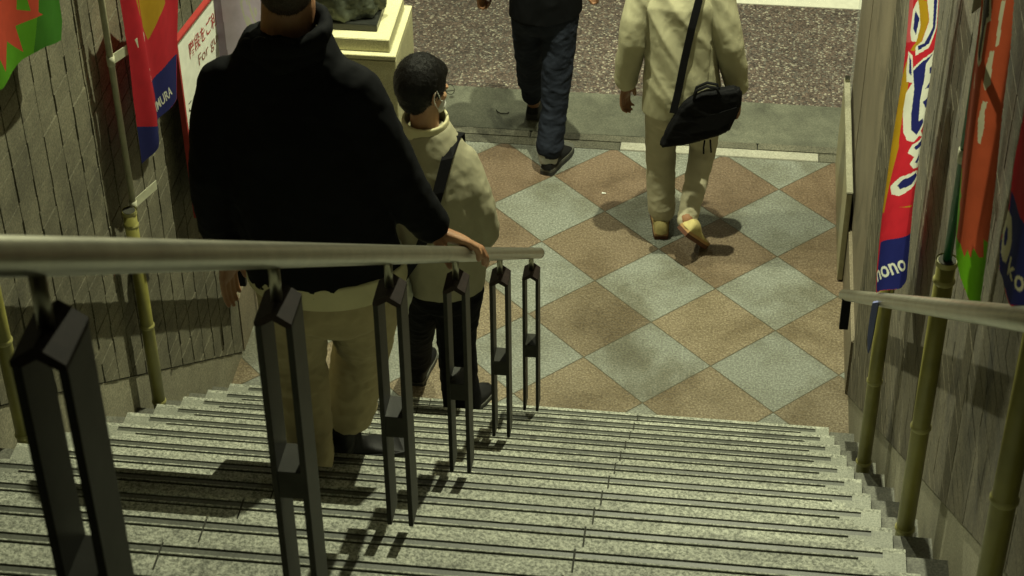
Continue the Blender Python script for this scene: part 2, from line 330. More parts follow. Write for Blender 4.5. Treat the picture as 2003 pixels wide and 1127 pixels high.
FLAGS = {"R1":{"A":[0.475,4.74],"B":[0.56,4.9],"items":[["red",0,[[-0.0171,3.0912],[0.0104,2.986],[0.0233,2.8455],[0.0317,2.7358],[0.0173,2.521],[0.0238,2.2673],[0.0346,2.0503],[0.062,1.9473],[0.1276,1.9191],[0.1861,1.8956],[0.2347,1.9008],[0.2242,2.053],[0.209,2.1863],[0.2062,2.317],[0.188,2.4669],[0.1679,2.7256],[0.1673,2.8319],[0.1544,2.919],[0.1423,3.0196]]],
["pink",1,[[-0.0084,3.0873],[0.0104,2.986],[0.0233,2.8455],[0.055,2.83],[0.0408,2.9719],[0.0303,3.0699]]],
["gold",1,[[0.0324,2.7354],[0.0173,2.521],[0.0238,2.2673],[0.0537,2.2496],[0.0691,2.3683],[0.0844,2.4667],[0.0792,2.4872],[0.0729,2.5895],[0.0759,2.6882],[0.0477,2.7756]]],
["gold",1,[[0.0624,2.9618],[0.0989,2.9448],[0.1174,2.8769],[0.1014,2.8163],[0.0785,2.7931],[0.06,2.8023],[0.0807,2.8215]]],
["gold",2,[[0.1303,2.2297],[0.1993,2.2034],[0.1896,2.2006]]],
["navy",1,[[0.0551,2.1389],[0.134,2.1109],[0.2272,2.0836],[0.2372,1.9953],[0.2342,1.9015],[0.1875,1.8949],[0.07,1.945],[0.057,1.9781],[0.0551,2.0959]]],
["white",1,[[0.1669,2.7588],[0.1195,2.7534],[0.0842,2.7339],[0.0934,2.6835],[0.072,2.6568],[0.0733,2.5883],[0.0924,2.5136],[0.1194,2.4727],[0.1543,2.4669],[0.1869,2.502],[0.1846,2.5727],[0.1813,2.6766],[0.1743,2.7469]]],
["navy",2,[[0.1648,2.7516],[0.1158,2.7428],[0.0867,2.7243],[0.1044,2.6568],[0.1112,2.5683],[0.1221,2.5106],[0.1509,2.4797],[0.1777,2.5113],[0.1697,2.5286],[0.1479,2.5294],[0.1359,2.6152],[0.1388,2.6813],[0.134,2.7296]]],
["navy",2,[[0.1569,2.7057],[0.1733,2.7058],[0.1765,2.679],[0.1628,2.6838]]],
["navy",2,[[0.1506,2.6373],[0.1778,2.653],[0.1801,2.6264],[0.1608,2.6363]]],
["navy",2,[[0.1523,2.5938],[0.1862,2.5976],[0.1823,2.5566],[0.1693,2.5678]]],
["white",1,[[0.0926,2.9713],[0.0999,2.9443],[0.1186,2.8758],[0.103,2.8147],[0.0815,2.8049],[0.0856,2.7743],[0.136,2.7822],[0.1623,2.8348],[0.1505,2.9208],[0.1475,2.946]]],
["navy",2,[[0.1199,2.9587],[0.1274,2.9315],[0.1389,2.846],[0.1135,2.8055],[0.0895,2.8051],[0.0939,2.7886],[0.1322,2.7964],[0.1529,2.8393],[0.144,2.9238],[0.1383,2.9503]]],
["white",1,[[0.0637,2.9612],[0.0463,2.9379],[0.0453,2.8669],[0.0583,2.8325],[0.0812,2.8213],[0.0881,2.8704],[0.0728,2.9334]]],
["navy",2,[[0.0568,2.9132],[0.0598,2.8719],[0.075,2.8445],[0.0768,2.8678],[0.0801,2.8942],[0.0595,2.9297]]],
["white",2,[[0.0498,2.8043],[0.0543,2.7407],[0.0654,2.6978],[0.094,2.6811],[0.0867,2.7243],[0.0736,2.7803]]],
["navy",3,[[0.0589,2.7876],[0.0706,2.7242],[0.0843,2.709],[0.0712,2.7651]]],
["white",1,[[0.0936,2.5144],[0.1132,2.4772],[0.1434,2.4581],[0.1657,2.47],[0.1928,2.4527],[0.1403,2.4507],[0.126,2.4274],[0.159,2.3983],[0.1433,2.3798],[0.1655,2.3538],[0.2001,2.3398],[0.2021,2.3908],[0.192,2.4558],[0.1727,2.4823]]],
["navy",2,[[0.193,2.4445],[0.1491,2.4362],[0.1635,2.4202],[0.1949,2.4219]]],
["navy",2,[[0.1917,2.3911],[0.1684,2.374],[0.1837,2.3627],[0.1952,2.37]]],
["white",1,[[0.1801,2.3373],[0.1163,2.3459],[0.0743,2.3316],[0.0881,2.2961],[0.1247,2.2721],[0.1848,2.2792],[0.2074,2.2887],[0.1987,2.3296]]],
["navy",2,[[0.1878,2.3275],[0.1255,2.3297],[0.1082,2.3176],[0.1234,2.2979],[0.171,2.2927],[0.201,2.309]]],
["TEXT nono",2,[[0.0674,1.9831],[0.2142,1.9534],[0.0407,2.0388]]]]},"R2":{"A":[0.5,3.77],"B":[0.545,3.66],"items":[["orange",0,[[0.0353,3.6258],[0.0454,3.5585],[0.0523,3.4431],[0.0547,3.2856],[0.0612,3.1401],[0.0786,3.0288],[0.1032,2.9717],[0.1454,2.9079],[0.1835,2.8556],[0.2247,2.8837],[0.2211,2.9846],[0.2176,3.0649],[0.2127,3.2005],[0.1974,3.3617],[0.1899,3.5143],[0.1742,3.628],[0.1666,3.694]]],
["green",1,[[0.0644,3.1421],[0.0754,3.0269],[0.1035,2.9712],[0.1454,2.9081],[0.1844,2.8554],[0.2254,2.8842],[0.2222,2.9684],[0.2177,3.0436],[0.1974,3.0375],[0.2068,2.9947],[0.1914,2.9836],[0.1718,2.9987],[0.1697,2.968],[0.1572,2.9842],[0.153,2.9602],[0.1342,2.9845],[0.1068,2.9861],[0.1095,3.0544],[0.0897,3.0696],[0.1047,3.096],[0.0858,3.0956],[0.0688,3.145]]],
["cream",1,[[0.1457,3.6126],[0.1464,3.5674],[0.1491,3.5156],[0.1491,3.5048],[0.1568,3.5128],[0.1551,3.5828],[0.1543,3.6172]]],
["cream",1,[[0.1393,3.492],[0.1342,3.4527],[0.1349,3.4053],[0.1417,3.3945],[0.1526,3.4158],[0.1489,3.4722],[0.149,3.494]]],
["cream",1,[[0.1396,3.3671],[0.1343,3.3148],[0.1431,3.2627],[0.1501,3.2633],[0.1543,3.3081],[0.1494,3.3468],[0.1525,3.3712]]],
["cream",1,[[0.0746,3.3995],[0.0805,3.373],[0.093,3.3673],[0.0808,3.3956]]],
["cream",1,[[0.0488,3.5746],[0.0685,3.5173],[0.0669,3.4764],[0.0745,3.4514],[0.0913,3.4315],[0.1053,3.4323],[0.1144,3.4486],[0.113,3.5096],[0.1133,3.542],[0.1261,3.5562],[0.1224,3.5789],[0.1112,3.608]]],
["dark",2,[[0.0548,3.5778],[0.0717,3.5298],[0.0823,3.5068],[0.0828,3.4708],[0.0834,3.4527],[0.0989,3.4415],[0.1058,3.4491],[0.1051,3.5124],[0.1075,3.5495],[0.1174,3.5621],[0.1059,3.6052]]]]},"R3":{"A":[0.5,2.7],"B":[0.53,2.58],"items":[["red",0,[[-0.0962,3.9375],[-0.0888,3.866],[-0.0919,3.7988],[-0.0919,3.7579],[-0.082,3.6948],[-0.0915,3.6066],[-0.0762,3.5598],[0.0179,3.5567],[0.0842,3.5998],[0.1499,3.6979],[0.0769,3.9034],[0.026,4.0117]]],
["navy",1,[[-0.0839,3.7209],[-0.077,3.6796],[-0.0919,3.606],[-0.0755,3.5602],[0.017,3.5584],[0.0593,3.5871],[0.1375,3.6842],[0.1283,3.749],[-0.0029,3.7229]]],
["cream",2,[[-0.0861,3.6824],[-0.0883,3.634],[-0.0824,3.5937],[-0.0668,3.586],[-0.0477,3.597],[-0.0345,3.629],[-0.0342,3.6543],[-0.059,3.6831]]],
["navy",3,[[-0.0775,3.6543],[-0.082,3.629],[-0.0756,3.6146],[-0.0655,3.6189],[-0.0619,3.6373],[-0.0693,3.6539]]],
["TEXT k",2,[[-0.0288,3.5888],[0.0132,3.6021],[-0.0256,3.6291]]],
["TEXT o",2,[[0.0161,3.5957],[0.0509,3.6052],[0.0195,3.6284]]]]},"L1":{"A":[-1.97,4.2],"B":[-1.955,4.97],"items":[["lime",0,[[-0.0556,3.2662],[-0.2239,2.9357],[0.1542,2.7905],[0.2497,2.7764],[0.3522,2.7612],[0.4848,2.7264],[0.6368,2.658],[0.679,2.6978],[0.6795,2.7698],[0.7099,2.8548]]],
["green2",1,[[0.5019,2.9384],[0.4151,2.745],[0.485,2.7253],[0.6393,2.6568],[0.6783,2.6972],[0.6814,2.7687],[0.7035,2.8289]]],
["tomato",2,[[-0.0288,3.2266],[0.3914,2.9984],[0.3655,2.9448],[0.3566,2.919],[0.4262,2.8762],[0.4178,2.9156],[0.4439,2.9699],[0.5063,2.936],[0.48,2.8809],[0.4685,2.8489],[0.4953,2.8267],[0.337,2.8785],[0.3618,2.7801],[0.2636,2.8727],[0.2001,2.8138],[0.1548,2.8958],[0.003,2.9529],[-0.1028,3.0806]]]]},"L2":{"A":[-1.985,5.38],"B":[-1.955,6.1],"items":[["red",0,[[0.0622,2.5416],[0.0327,2.4704],[0.0313,2.2682],[0.015,2.1052],[0.012,1.993],[0.1467,1.9131],[0.1899,1.8854],[0.2014,1.8913],[0.3121,1.8674],[0.436,1.8434],[0.502,1.9899],[0.5716,2.171],[0.602,2.2499]]],
["navy",1,[[0.2189,2.0493],[0.3763,2.0318],[0.4973,1.9927],[0.4329,1.8453],[0.3121,1.8674],[0.2212,1.8721],[0.2232,1.9235],[0.2294,1.9849]]],
["navy",0,[[0.0126,1.9946],[0.1472,1.9142],[0.2191,1.8899],[0.2275,1.8414],[0.2044,1.7357],[0.1865,1.7137],[0.1136,1.739],[0.0924,1.7768],[-0.0067,1.8399],[-0.0122,1.9122]]],
["gold",1,[[0.2426,2.4142],[0.2227,2.3649],[0.2167,2.2644],[0.2432,2.1994],[0.2596,2.1961],[0.3608,2.2258],[0.4518,2.225],[0.4836,2.2827]]],
["gold",1,[[0.1189,2.4816],[0.1126,2.426],[0.1286,2.3632],[0.1886,2.2805],[0.201,2.2856],[0.1856,2.3492],[0.2313,2.4203]]],
["white",2,[[0.1986,2.2624],[0.1968,2.2233],[0.2095,2.2116],[0.2171,2.2394]]],
["white",2,[[0.1999,2.1131],[0.1842,2.0959],[0.2107,2.0511],[0.2107,2.0735],[0.2013,2.0856],[0.2148,2.1016]]],
["TEXT IMURA",2,[[0.2295,1.9162],[0.3775,1.8998],[0.2161,1.9606]]],
["TEXT TA",2,[[0.1368,1.7973],[0.2097,1.7491],[0.1454,1.8283]]]]},"Lp":{"A":[-1.96,6.36],"B":[-1.66,6.4],"items":[["mauve",0,[[-0.0008,2.001],[-0.0051,1.9428],[-0.0112,1.6795],[-0.0119,1.4975],[0.0736,1.4961],[0.1769,1.5363],[0.2164,1.9977]]],
["mauve2",1,[[-0.0001,2.001],[-0.0044,1.9428],[-0.011,1.6815],[-0.0132,1.5017],[0.0313,1.501],[0.0352,1.6869],[0.0315,1.9305],[0.0317,2.0005]]],  # shade along the left edge, painted as a strip of darker mauve
["whitep",2,[[0.1073,1.9489],[0.1009,1.9177],[0.1082,1.8664],[0.118,1.8226],[0.1245,1.7985],[0.1164,1.7866],[0.1358,1.7883],[0.1332,1.7984],[0.1288,1.8264],[0.1151,1.8663],[0.1095,1.9175],[0.1148,1.937],[0.1248,1.933],[0.1267,1.9173],[0.1319,1.9172],[0.1306,1.9407]]],
["whitep",2,[[0.1389,1.9367],[0.1429,1.9052],[0.1528,1.8617],[0.1666,1.8218],[0.161,1.8179],[0.1479,1.8459],[0.1377,1.8856],[0.1334,1.9328]]],
["whitep",2,[[0.1189,1.8701],[0.1317,1.8581],[0.1372,1.8421],[0.1492,1.8221],[0.1534,1.81],[0.1443,1.8062],[0.1308,1.8104],[0.1385,1.8182],[0.126,1.8344]]],
["whitep",2,[[0.1536,1.909],[0.1653,1.9049],[0.1642,1.8813],[0.1583,1.8656],[0.1528,1.8815]]]]}}
# ---------------------------------------------------------------- setting
# pavement, kerb, gutter, road
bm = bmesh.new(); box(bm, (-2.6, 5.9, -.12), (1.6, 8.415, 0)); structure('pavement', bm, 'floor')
bm = bmesh.new()
for x0, x1 in ((-6, -4), (-3.995, -2.2), (-2.195, -.53)): box(bm, (x0, 8.419, -.12), (x1, 8.492, -.002), 0, .004)
for x0, x1 in ((-.525, .487),): box(bm, (x0, 8.419, -.12), (x1, 8.492, .004), 1, .003)
for x0, x1 in ((.492, 1.3), (1.305, 6)): box(bm, (x0, 8.419, -.12), (x1, 8.492, 0), 0, .004)
x = -6
i = 0
while x < 6:
    L_ = random.choice((.52, .60, .66)); box(bm, (x, 8.507, -.12), (x+L_-.007, 8.575, -.008+random.uniform(-.004, .003)), 0, .006); x += L_
box(bm, (-6, 8.41, -.13), (6, 8.6, -.03), 2)
structure('kerb', bm, ['kerb', 'kerbwhite', 'groove'])
bm = bmesh.new()
n = 60
va = []
for i in range(n+1):
    x = -6+12*i/n
    va.append((bm.verts.new((x, 8.582+.004*noise.noise(V((x*3, 0, 0))), -.018)), bm.verts.new((x, 8.958+.010*noise.noise(V((x*9, 5, 0))), -.004))))
for i in range(n): bm.faces.new((va[i][0], va[i+1][0], va[i+1][1], va[i][1]))
structure('gutter', bm, 'concrete')
bm = bmesh.new()
vs = [bm.verts.new(p) for p in ((-40, 8.90, -.008), (40, 8.90, -.008), (40, 60, -.008), (-40, 60, -.008))]; bm.faces.new(vs)
structure('road', bm, 'road')
bm = bmesh.new(); box(bm, (.02, 10.02, -.02), (1.4, 10.45, -.003)); box(bm, (1.9, 10.02, -.02), (3.4, 10.45, -.003)); structure('road_marking', bm, 'whiteline')
bm = bmesh.new(); vs = [bm.verts.new(p) for p in ((-60, -40, -.16), (60, -40, -.16), (60, 70, -.16), (-60, 70, -.16))]; bm.faces.new(vs); structure('ground', bm, 'concrete')

# stairs
bm = bmesh.new()
joints = [XL, -1.147, -.2763, XR]
g1L, g1R, g2L, g2R = XL+.085, XR-.055, XL+.15, XR-.115
KT = 15
for k in range(-1, KT+1):
    y1 = ty(k); z = tz(k); yb = y1-RUN-.03 if k < KT else y1-RUN
    for s in range(3):
        x0 = joints[s]+.0025*(s > 0); x1 = joints[s+1]-.0025*(s < 2)
        box(bm, (x0, yb, z-RISE-.02 if k > -1 else z-RISE-.1), (x1, y1-.004, z-.009), 0)
        def top(xa, xb, d0, d1, mi, dz=0.0):
            xa = max(xa, x0); xb = min(xb, x1)
            if xb-xa < .003: return
            box(bm, (xa, y1-d1, z-.0095), (xb, y1-d0, z+dz), mi)
        D = y1-yb
        top(x0, x1, 0, .0155, 0)
        # first groove .050-.058
        top(x0, g1L, .0155, .0222, 3); top(g1R, x1, .0155, .0222, 3)
        top(g1L, g1R, .0222, .0360, 1, -.0006); top(x0, g1L, .0222, .0360, 3); top(g1R, x1, .0222, .0360, 3)
        top(g2L, g2R, .0360, .0405, 0, .0005); top(x0, g2L, .0360, .0405, 3); top(g2R, x1, .0360, .0405, 3)
        top(x0, g2L, .0405, .0485, 3); top(g2R, x1, .0405, .0485, 3)
        top(g2L-.04, g2R+.04, .0485, D, 0); top(x0, g2L-.04, .0485, D, 3); top(g2R+.04, x1, .0485, D, 3)
    # groove floor and joint dirt
    box(bm, (XL+.001, yb, z-.0085), (XR-.001, y1-.006, z-.0028), 2)
    # narrow side channels along both walls, set lower
    for xa, xb in ((WL-.02, XL-.004), (XR+.004, WR+.02)):
        box(bm, (xa, yb, z-RISE-.03), (xb, y1-.012, z-.014), 4)
ytop = ty(KT)-RUN
box(bm, (-2.09, -4, tz(KT)-.3), (.62, ytop-.001, tz(KT)-.0005), 3)
structure('stairs', bm, ['tread', 'band', 'groove', 'treadend', 'sidestone'])

# side walls
PZ = .125
def brick_wall(name, X, s, label):
    """s=+1 wall on the right (faces -X); s=-1 on the left"""
    r = root(name, (X, 6.6, 0), label, 'wall')
    bm = bmesh.new()
    cw, ch = .135, .064
    yN = 53; y_end = 6.60
    for i in range(yN):
        y1 = y_end-i*cw
        for j in range(96):
            z0 = j*ch
            if z0+ch < nz(y1)+PZ-.02 or z0 > nz(y1-cw)+PZ+3.1: continue
            p = random.uniform(0, .0026 if s < 0 else .0011); gp = .0048 if s < 0 else .0018
            off = random.uniform(-.0035, .0035); oz = random.uniform(-.001, .001)
            xa = X+s*(.010-p); xb = X+s*.05
            box(bm, (min(xa, xb), y1-cw+gp+off, z0+.0016+oz), (max(xa, xb), y1-gp+off*.6, z0+ch-.0016+oz), 0)
    no = V((0, -RISE/RUN, -1)).normalized()
    bmesh.ops.bisect_plane(bm, geom=bm.verts[:]+bm.edges[:]+bm.faces[:], plane_co=(X, 5, nz(5)+PZ+.006), plane_no=no, clear_outer=True)
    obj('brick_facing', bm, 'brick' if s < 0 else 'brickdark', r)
    bm = bmesh.new()
    xb0, xb1 = sorted((X+s*.016, X+s*.3))
    prism(bm, [(xb0, 6.595, 0), (xb0, 6.595, 6.2), (xb0, -1, 8.4), (xb0, -1, nz(-1)-.3)], (xb1-xb0, 0, 0))
    obj('backing', bm, 'mortar', r)
    bm = bmesh.new()
    xs0, xs1 = sorted((X+s*.0135, X+s*.05))
    yy = 6.60; a = nz
    ylow = 6.6
    prism(bm, [(xs0, ylow, -.05), (xs0, ylow, max(.0, nz(ylow)+PZ)), (xs0, -1, nz(-1)+PZ), (xs0, -1, nz(-1)-.6), (xs0, 5.6, -.05)], (xs1-xs0, 0, 0))
    obj('skirt', bm, 'skirt', r)
    return r
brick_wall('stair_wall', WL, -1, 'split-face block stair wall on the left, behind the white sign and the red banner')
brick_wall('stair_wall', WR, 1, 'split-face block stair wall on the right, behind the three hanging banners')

def pilaster(X, s, y0, y1, label):
    r = root('pilaster', (X, y0, 0), label, 'pilaster')
    bm = bmesh.new()
    xa, xb = sorted((X, X+s*.35))
    ym = y0+(y1-y0)*.62
    box(bm, (xa, y0+.003, .32), (xb, ym-.012, 6), 0, .004); box(bm, (xa, ym+.012, .32), (xb, y1, 6), 0, .004)
    xc, xd = sorted((X+s*.015, X+s*.34)); box(bm, (xc, y0+.01, .0), (xd, y1-.01, 5.9), 1)
    obj('shaft', bm, ['pilaster', 'mortar'], r)
    bm = bmesh.new(); xe, xf = sorted((X-s*.012, X+s*.35)); box(bm, (xe, y0+.004, -.05), (xf, y1+.01, .30), 0, .006)
    obj('plinth', bm, 'pilaster', r)
    return r
pilaster(WR+.012, 1, 6.605, 8.38, 'brown granite pilaster at the foot of the right stair wall')
pilaster(WL-.02, -1, 6.605, 8.0, 'brown granite pilaster at the foot of the left stair wall')

# low beige leaf and glass pane at the street end
r = root('low_partition', (.575, 7.4, 0), 'low beige panel standing on edge at the right end of the pavement', 'partition')
bm = bmesh.new(); box(bm, (.572, 7.42, .01), (.597, 8.40, .50), 0, .003); obj('panel', bm, 'beigepanel', r)
bm = bmesh.new(); box(bm, (.570, 7.41, .502), (.599, 8.41, .516), 0, .003); obj('top_edge', bm, 'paneledge', r)
bm = bmesh.new(); box(bm, (.573, 8.36, .518), (.596, 8.40, .535), 0, .003); obj('hinge', bm, 'steel', r)
r = root('glass_screen', (.66, 8.6, 0), 'tall clear glass screen beside the right pilaster at the street edge', 'glass screen')
bm = bmesh.new(); box(bm, (.615, 8.60, .02), (.735, 8.608, 2.6)); obj('pane', bm, 'glass', r)
bm = bmesh.new(); box(bm, (.738, 8.585, 0), (.752, 8.625, 2.6), 0, .002); obj('frame', bm, 'iron', r)

# ---------------------------------------------------------------- rails
def Rail(y): return 2.204+(4.513-y)*(RISE/RUN)+.004+max(0, 5.2-y)*.0045
bx = -.7236; W_ = .0615; by = 5.8634; bs = .8739; bz = 1.0937; Lb = .665
r = root('stair_railing', (bx+W_/2, by, tz(-1)), 'steel handrail on dark slotted iron posts down the middle of the stairs', 'railing')
xm = bx+W_/2
bm = bmesh.new()
pts = [(xm, 6.165, Rail(6.165)), (xm, 4.5, Rail(4.5)), (xm, 2.9, Rail(2.9)), (xm, 1.30, Rail(1.30)), (xm, 1.12, Rail(1.20)), (xm, .9, Rail(1.16)), (xm, .0, Rail(1.16))]
tube(bm, pts, .0215, 32); tube(bm, [(xm, 6.165, Rail(6.165)), (xm, 6.172, Rail(6.172))], [.0225, .016], 32)
obj('handrail', bm, 'steel', r)
def baluster(parent, loc):
    """two flat bars under a small gable, a cross block low down"""
    h = W_/2; t = .0108; D = .078; ap = .022; L_ = Lb
    bm = bmesh.new()
    for sx in (-1, 1):
        xa, xb = sorted((sx*h, sx*(h-t))); box(bm, (xa, 0, -L_), (xb, D, 0), 0, .0012)
    obj_b = None
    # gable
    outer = [(-h, 0), (0, ap+.004), (h, 0)]; inn = [(h-t, 0), (0, ap-t*.9), (-(h-t), 0)]
    poly = [(-h, 0), (0, ap), (h, 0), (h, -.008), (h-t, -.008), (0, ap-.017), (-(h-t), -.008), (-h, -.008)]
    prism(bm, [(p[0], -.0015, p[1]) for p in poly], (0, D+.003, 0), 1)
    box(bm, (-h+t-.001, .002, .277-L_), (h-t+.001, D-.002, .338-L_), 0, .001)
    me = bpy.data.meshes.new('baluster'); bm.normal_update(); bm.to_mesh(me); bm.free(); setmats(me, ['iron', 'ironcap'])
    o = bpy.data.objects.new('baluster', me); col.objects.link(o); o.parent = parent; o.location = V(loc)-wloc(parent)
    bm = bmesh.new(); tube(bm, [(0, D/2, .008), (0, D/2, .108)], .0095, 16); tube(bm, [(0, D/2, .094), (0, D/2, .110)], [.0095, .016], 16)
    me = bpy.data.meshes.new('stem'); bm.normal_update(); bm.to_mesh(me); bm.free(); setmats(me, ['bamboonode' if False else 'steel'])
    s_ = bpy.data.objects.new('stem', me); col.objects.link(s_); s_.parent = o
    return o, s_
b0, s0 = baluster(r, (xm, by, bz))
for i in range(1, 6):
    c = b0.copy(); col.objects.link(c); c.parent = r; c.location = b0.location+V((0, -i*bs, i*bs*RISE/RUN))
    s_ = s0.copy(); col.objects.link(s_); s_.parent = c

def wall_rail(X, s, label):
    r = root('wall_handrail', (X, 6.2, .4), label, 'handrail', 'steel handrails along the two walls')
    bm = bmesh.new()
    d = V((0, 2.564-6.131, 3.625-.917)).normalized(); A = V((X, 6.18, .875)); B = A+d*7.5
    if s < 0: A = A-d*.42
    tube(bm, [A, A+d*2, A+d*4, B], .0225, 32); obj('rail', bm, 'steel', r)
    for q in ((.22, 1.40, 6.0) if s < 0 else (.22, 5.9)):
        c = A+d*q
        if q == .22:
            bm = bmesh.new(); box(bm, (X-.018, c.y+.02, c.z-.185), (X+.016, c.y+.045, c.z-.012), 0, .002)
            obj('end_bracket', bm, 'blackiron', r)
        if q == .22: continue
        bm = bmesh.new(); xw = X+s*.085
        tube(bm, [(X, c.y, c.z-.02), (X+s*.01, c.y, c.z-.05), (X+s*.04, c.y, c.z-.065), (xw, c.y, c.z-.065)], .007, 10)
        if q == 1.40: xa, xb = sorted((xw, X+s*.055)); box(bm, (xa, c.y-.035, c.z-.16), (xb, c.y+.035, c.z-.04), 0, .002)
        obj('bracket', bm, 'iron', r)
wall_rail(.512, 1, 'steel handrail on the right wall in front of the hanging banners')
wall_rail(-1.975, -1, 'steel handrail on the left wall below the white notice')

# ---------------------------------------------------------------- bamboo tubes and banners
def bamboo(x, y, z0, z1, label):
    bm = bmesh.new(); R0 = .0235
    tube(bm, [(x, y, z0), (x, y, z1)], R0, 24, 0)
    for zz in (z0+.20, z0+.56, z1-.06):
        tube(bm, [(x, y, zz-.008), (x, y, zz-.003), (x, y, zz+.003), (x, y, zz+.008)], [R0, R0+.0035, R0+.0035, R0], 24, 1, False)
    tube(bm, [(x, y, z1-.012), (x, y, z1+.003)], R0+.003, 24, 1, False); tube(bm, [(x, y, z1-.02), (x, y, z1+.002)], R0-.002, 24, 2)
    r = root('bamboo_tube', (x, y, z0), label, 'pole holder', 'olive bamboo tubes holding banner poles')
    obj('tube', bm, ['bamboo', 'bamboonode', 'groove'], r)
    for zz in ():
        bm = bmesh.new(); s = 1 if x > 0 else -1; xa, xb = sorted((x+s*.02, x+s*.062)); box(bm, (xa, y-.012, zz-.012), (xb, y+.012, zz+.012), 0, .002); obj('clamp', bm, 'blackiron', r)
bamboo(.548, 5.03, tz(2)-.014, 1.92, 'olive bamboo tube by the right wall, lowest, at the red and navy banner')
bamboo(.548, 3.83, tz(6)-.014, 2.80, 'olive bamboo tube by the right wall holding the green pole')
bamboo(.548, 2.66, tz(10)-.014, 3.67, 'olive bamboo tube by the right wall nearest the bottom right corner')
bamboo(-2.02, 5.31, tz(1)-.014, 1.70, 'olive bamboo tube by the left wall below the red banner')
bamboo(-2.02, 4.16, tz(5)-.014, 2.56, 'olive bamboo tube by the left wall at the left picture edge')

def text_mesh(txt, bold=0.0, shear=0.0):
    c = bpy.data.curves.new('t', 'FONT'); c.body = txt; c.resolution_u = 3; c.offset = bold; c.shear = shear; c.size = 1
    o = bpy.data.objects.new('t', c); col.objects.link(o); dg = bpy.context.evaluated_depsgraph_get(); dg.update()
    me = bpy.data.meshes.new_from_object(o.evaluated_get(dg)); bpy.data.objects.remove(o)
    xs = [v.co.x for v in me.vertices]; ys = [v.co.y for v in me.vertices]
    x0, x1, y0, y1 = min(xs), max(xs), min(ys), max(ys)
    for v in me.vertices: v.co = ((v.co.x-x0)/(x1-x0), (v.co.y-y0)/(y1-y0), 0)
    return me
def affine_text(me, p0, px, py):
    p0 = V((*p0, 0)); px = V((*px, 0))-p0; py = V((*py, 0))-p0
    for v in me.vertices: v.co = p0+px*v.co.x+py*v.co.y
    return me
def cloth_mesh(spec, ripple, nsign, res=(.0019, .0030)):
    """one woven sheet; the printed design is a choice of material face by face"""
    import numpy as np
    A = V((*spec['A'], 0)); B = V((*spec['B'], 0)); d = (B-A).normalized(); nrm = V((d.y, -d.x, 0))*nsign
    base = np.array(spec['items'][0][2]); s0, z0 = base.min(0); s1, z1 = base.max(0)
    ns = int((s1-s0)/res[0])+1; nz_ = int((z1-z0)/res[1])+1
    S, Zc = np.meshgrid(s0+(np.arange(ns)+.5)*res[0], z0+(np.arange(nz_)+.5)*res[1], indexing='ij')
    def inside(P):
        P = np.array(P); ins = np.zeros(S.shape, bool); x, y = P[:, 0], P[:, 1]; j = len(P)-1
        for i in range(len(P)):
            if y[i] != y[j]:
                ins ^= ((y[i] > Zc) != (y[j] > Zc)) & (S < (x[j]-x[i])*(Zc-y[i])/(y[j]-y[i])+x[i])
            j = i
        return ins
    mats = []; idx = -np.ones(S.shape, int); base_mask = np.zeros(S.shape, bool)
    for cname, lay, pts in sorted(spec['items'], key=lambda q: q[1]):
        c2 = cname
        if cname.startswith('TEXT'):
            me = affine_text(text_mesh(cname[5:], .018), *pts); c2 = 'cream' if cname[5:] in ('k', 'o') else 'white'
            mask = np.zeros(S.shape, bool)
            for p in me.polygons: mask |= inside([tuple(me.vertices[i].co)[:2] for i in p.vertices])
        else: mask = inside(pts)
        if c2 not in mats: mats.append(c2)
        if lay == 0: base_mask = base_mask | mask
        idx[mask & base_mask] = mats.index(c2)
    out = bmesh.new(); vv = {}
    def vert(i, j):
        if (i, j) not in vv:
            s = s0+i*res[0]; z = z0+j*res[1]; vv[(i, j)] = out.verts.new(A+d*s+V((0, 0, z))+nrm*ripple(s, z))
        return vv[(i, j)]
    for i in range(ns):
        for j in range(nz_):
            if idx[i, j] >= 0:
                f = out.faces.new((vert(i, j), vert(i+1, j), vert(i+1, j+1), vert(i, j+1))); f.material_index = int(idx[i, j]); f.smooth = True
    return out, mats
def banner(key, pole_xy, z0, z1, polemat, ripple, nsign, label, tabs=(), extra=None):
    spec = FLAGS[key]
    r = root('banner', (pole_xy[0], pole_xy[1], z0), label, 'banner', 'tall cloth banners hung along the stair walls')
    bm = bmesh.new(); tube(bm, [(*pole_xy, z0), (*pole_xy, z1)], .011, 16); obj('pole', bm, polemat, r)
    bm, mats = cloth_mesh(spec, ripple, nsign); obj('cloth', bm, mats, r)
    for (tx, ty_, zt, ex, ey) in tabs:
        bm = bmesh.new(); p = V((tx, ty_, zt)); q = V((ex, ey, zt+.005)); dd = (q-p); nn = V((dd.y, -dd.x, 0)).normalized()*.001
        prism(bm, [p+V((0, 0, -.018))-nn, q+V((0, 0, -.018))-nn, q+V((0, 0, .018))-nn, p+V((0, 0, .018))-nn], nn*2)
        tube(bm, [p+V((0, 0, -.018)), p+V((0, 0, .018))], .0135, 16)
        obj('tab', bm, 'tab', r)
    if extra: extra(r)
    return r
def ex1(r):
    bm = bmesh.new()
    prism(bm, [(.474, 4.700, 1.985), (.492, 4.700, 1.99), (.490, 4.700, 1.93), (.488, 4.700, 1.86), (.482, 4.700, 1.79), (.478, 4.700, 1.80), (.472, 4.700, 1.86), (.472, 4.700, 1.93)], (.004, .010, 0))
    obj('loose_corner', bm, 'bluegrey', r)
banner('R1', (.548, 5.03), 1.85, 3.9, 'palepole', lambda s, z: .014*sin(s*26+z*1.3)+.006*sin(z*5), 1,
       'red and navy banner with white and blue brush lettering near the pavement', (), ex1)
banner('R2', (.548, 3.83), 2.70, 4.9, 'greenpole', lambda s, z: .010*sin(s*40+z*.9)+.006*sin(z*4), 1,
       'orange banner with jagged green foot and dark emblem on a green pole', ((.548, 3.83, 3.52, .508, 3.76), (.548, 3.83, 3.10, .545, 3.76)))
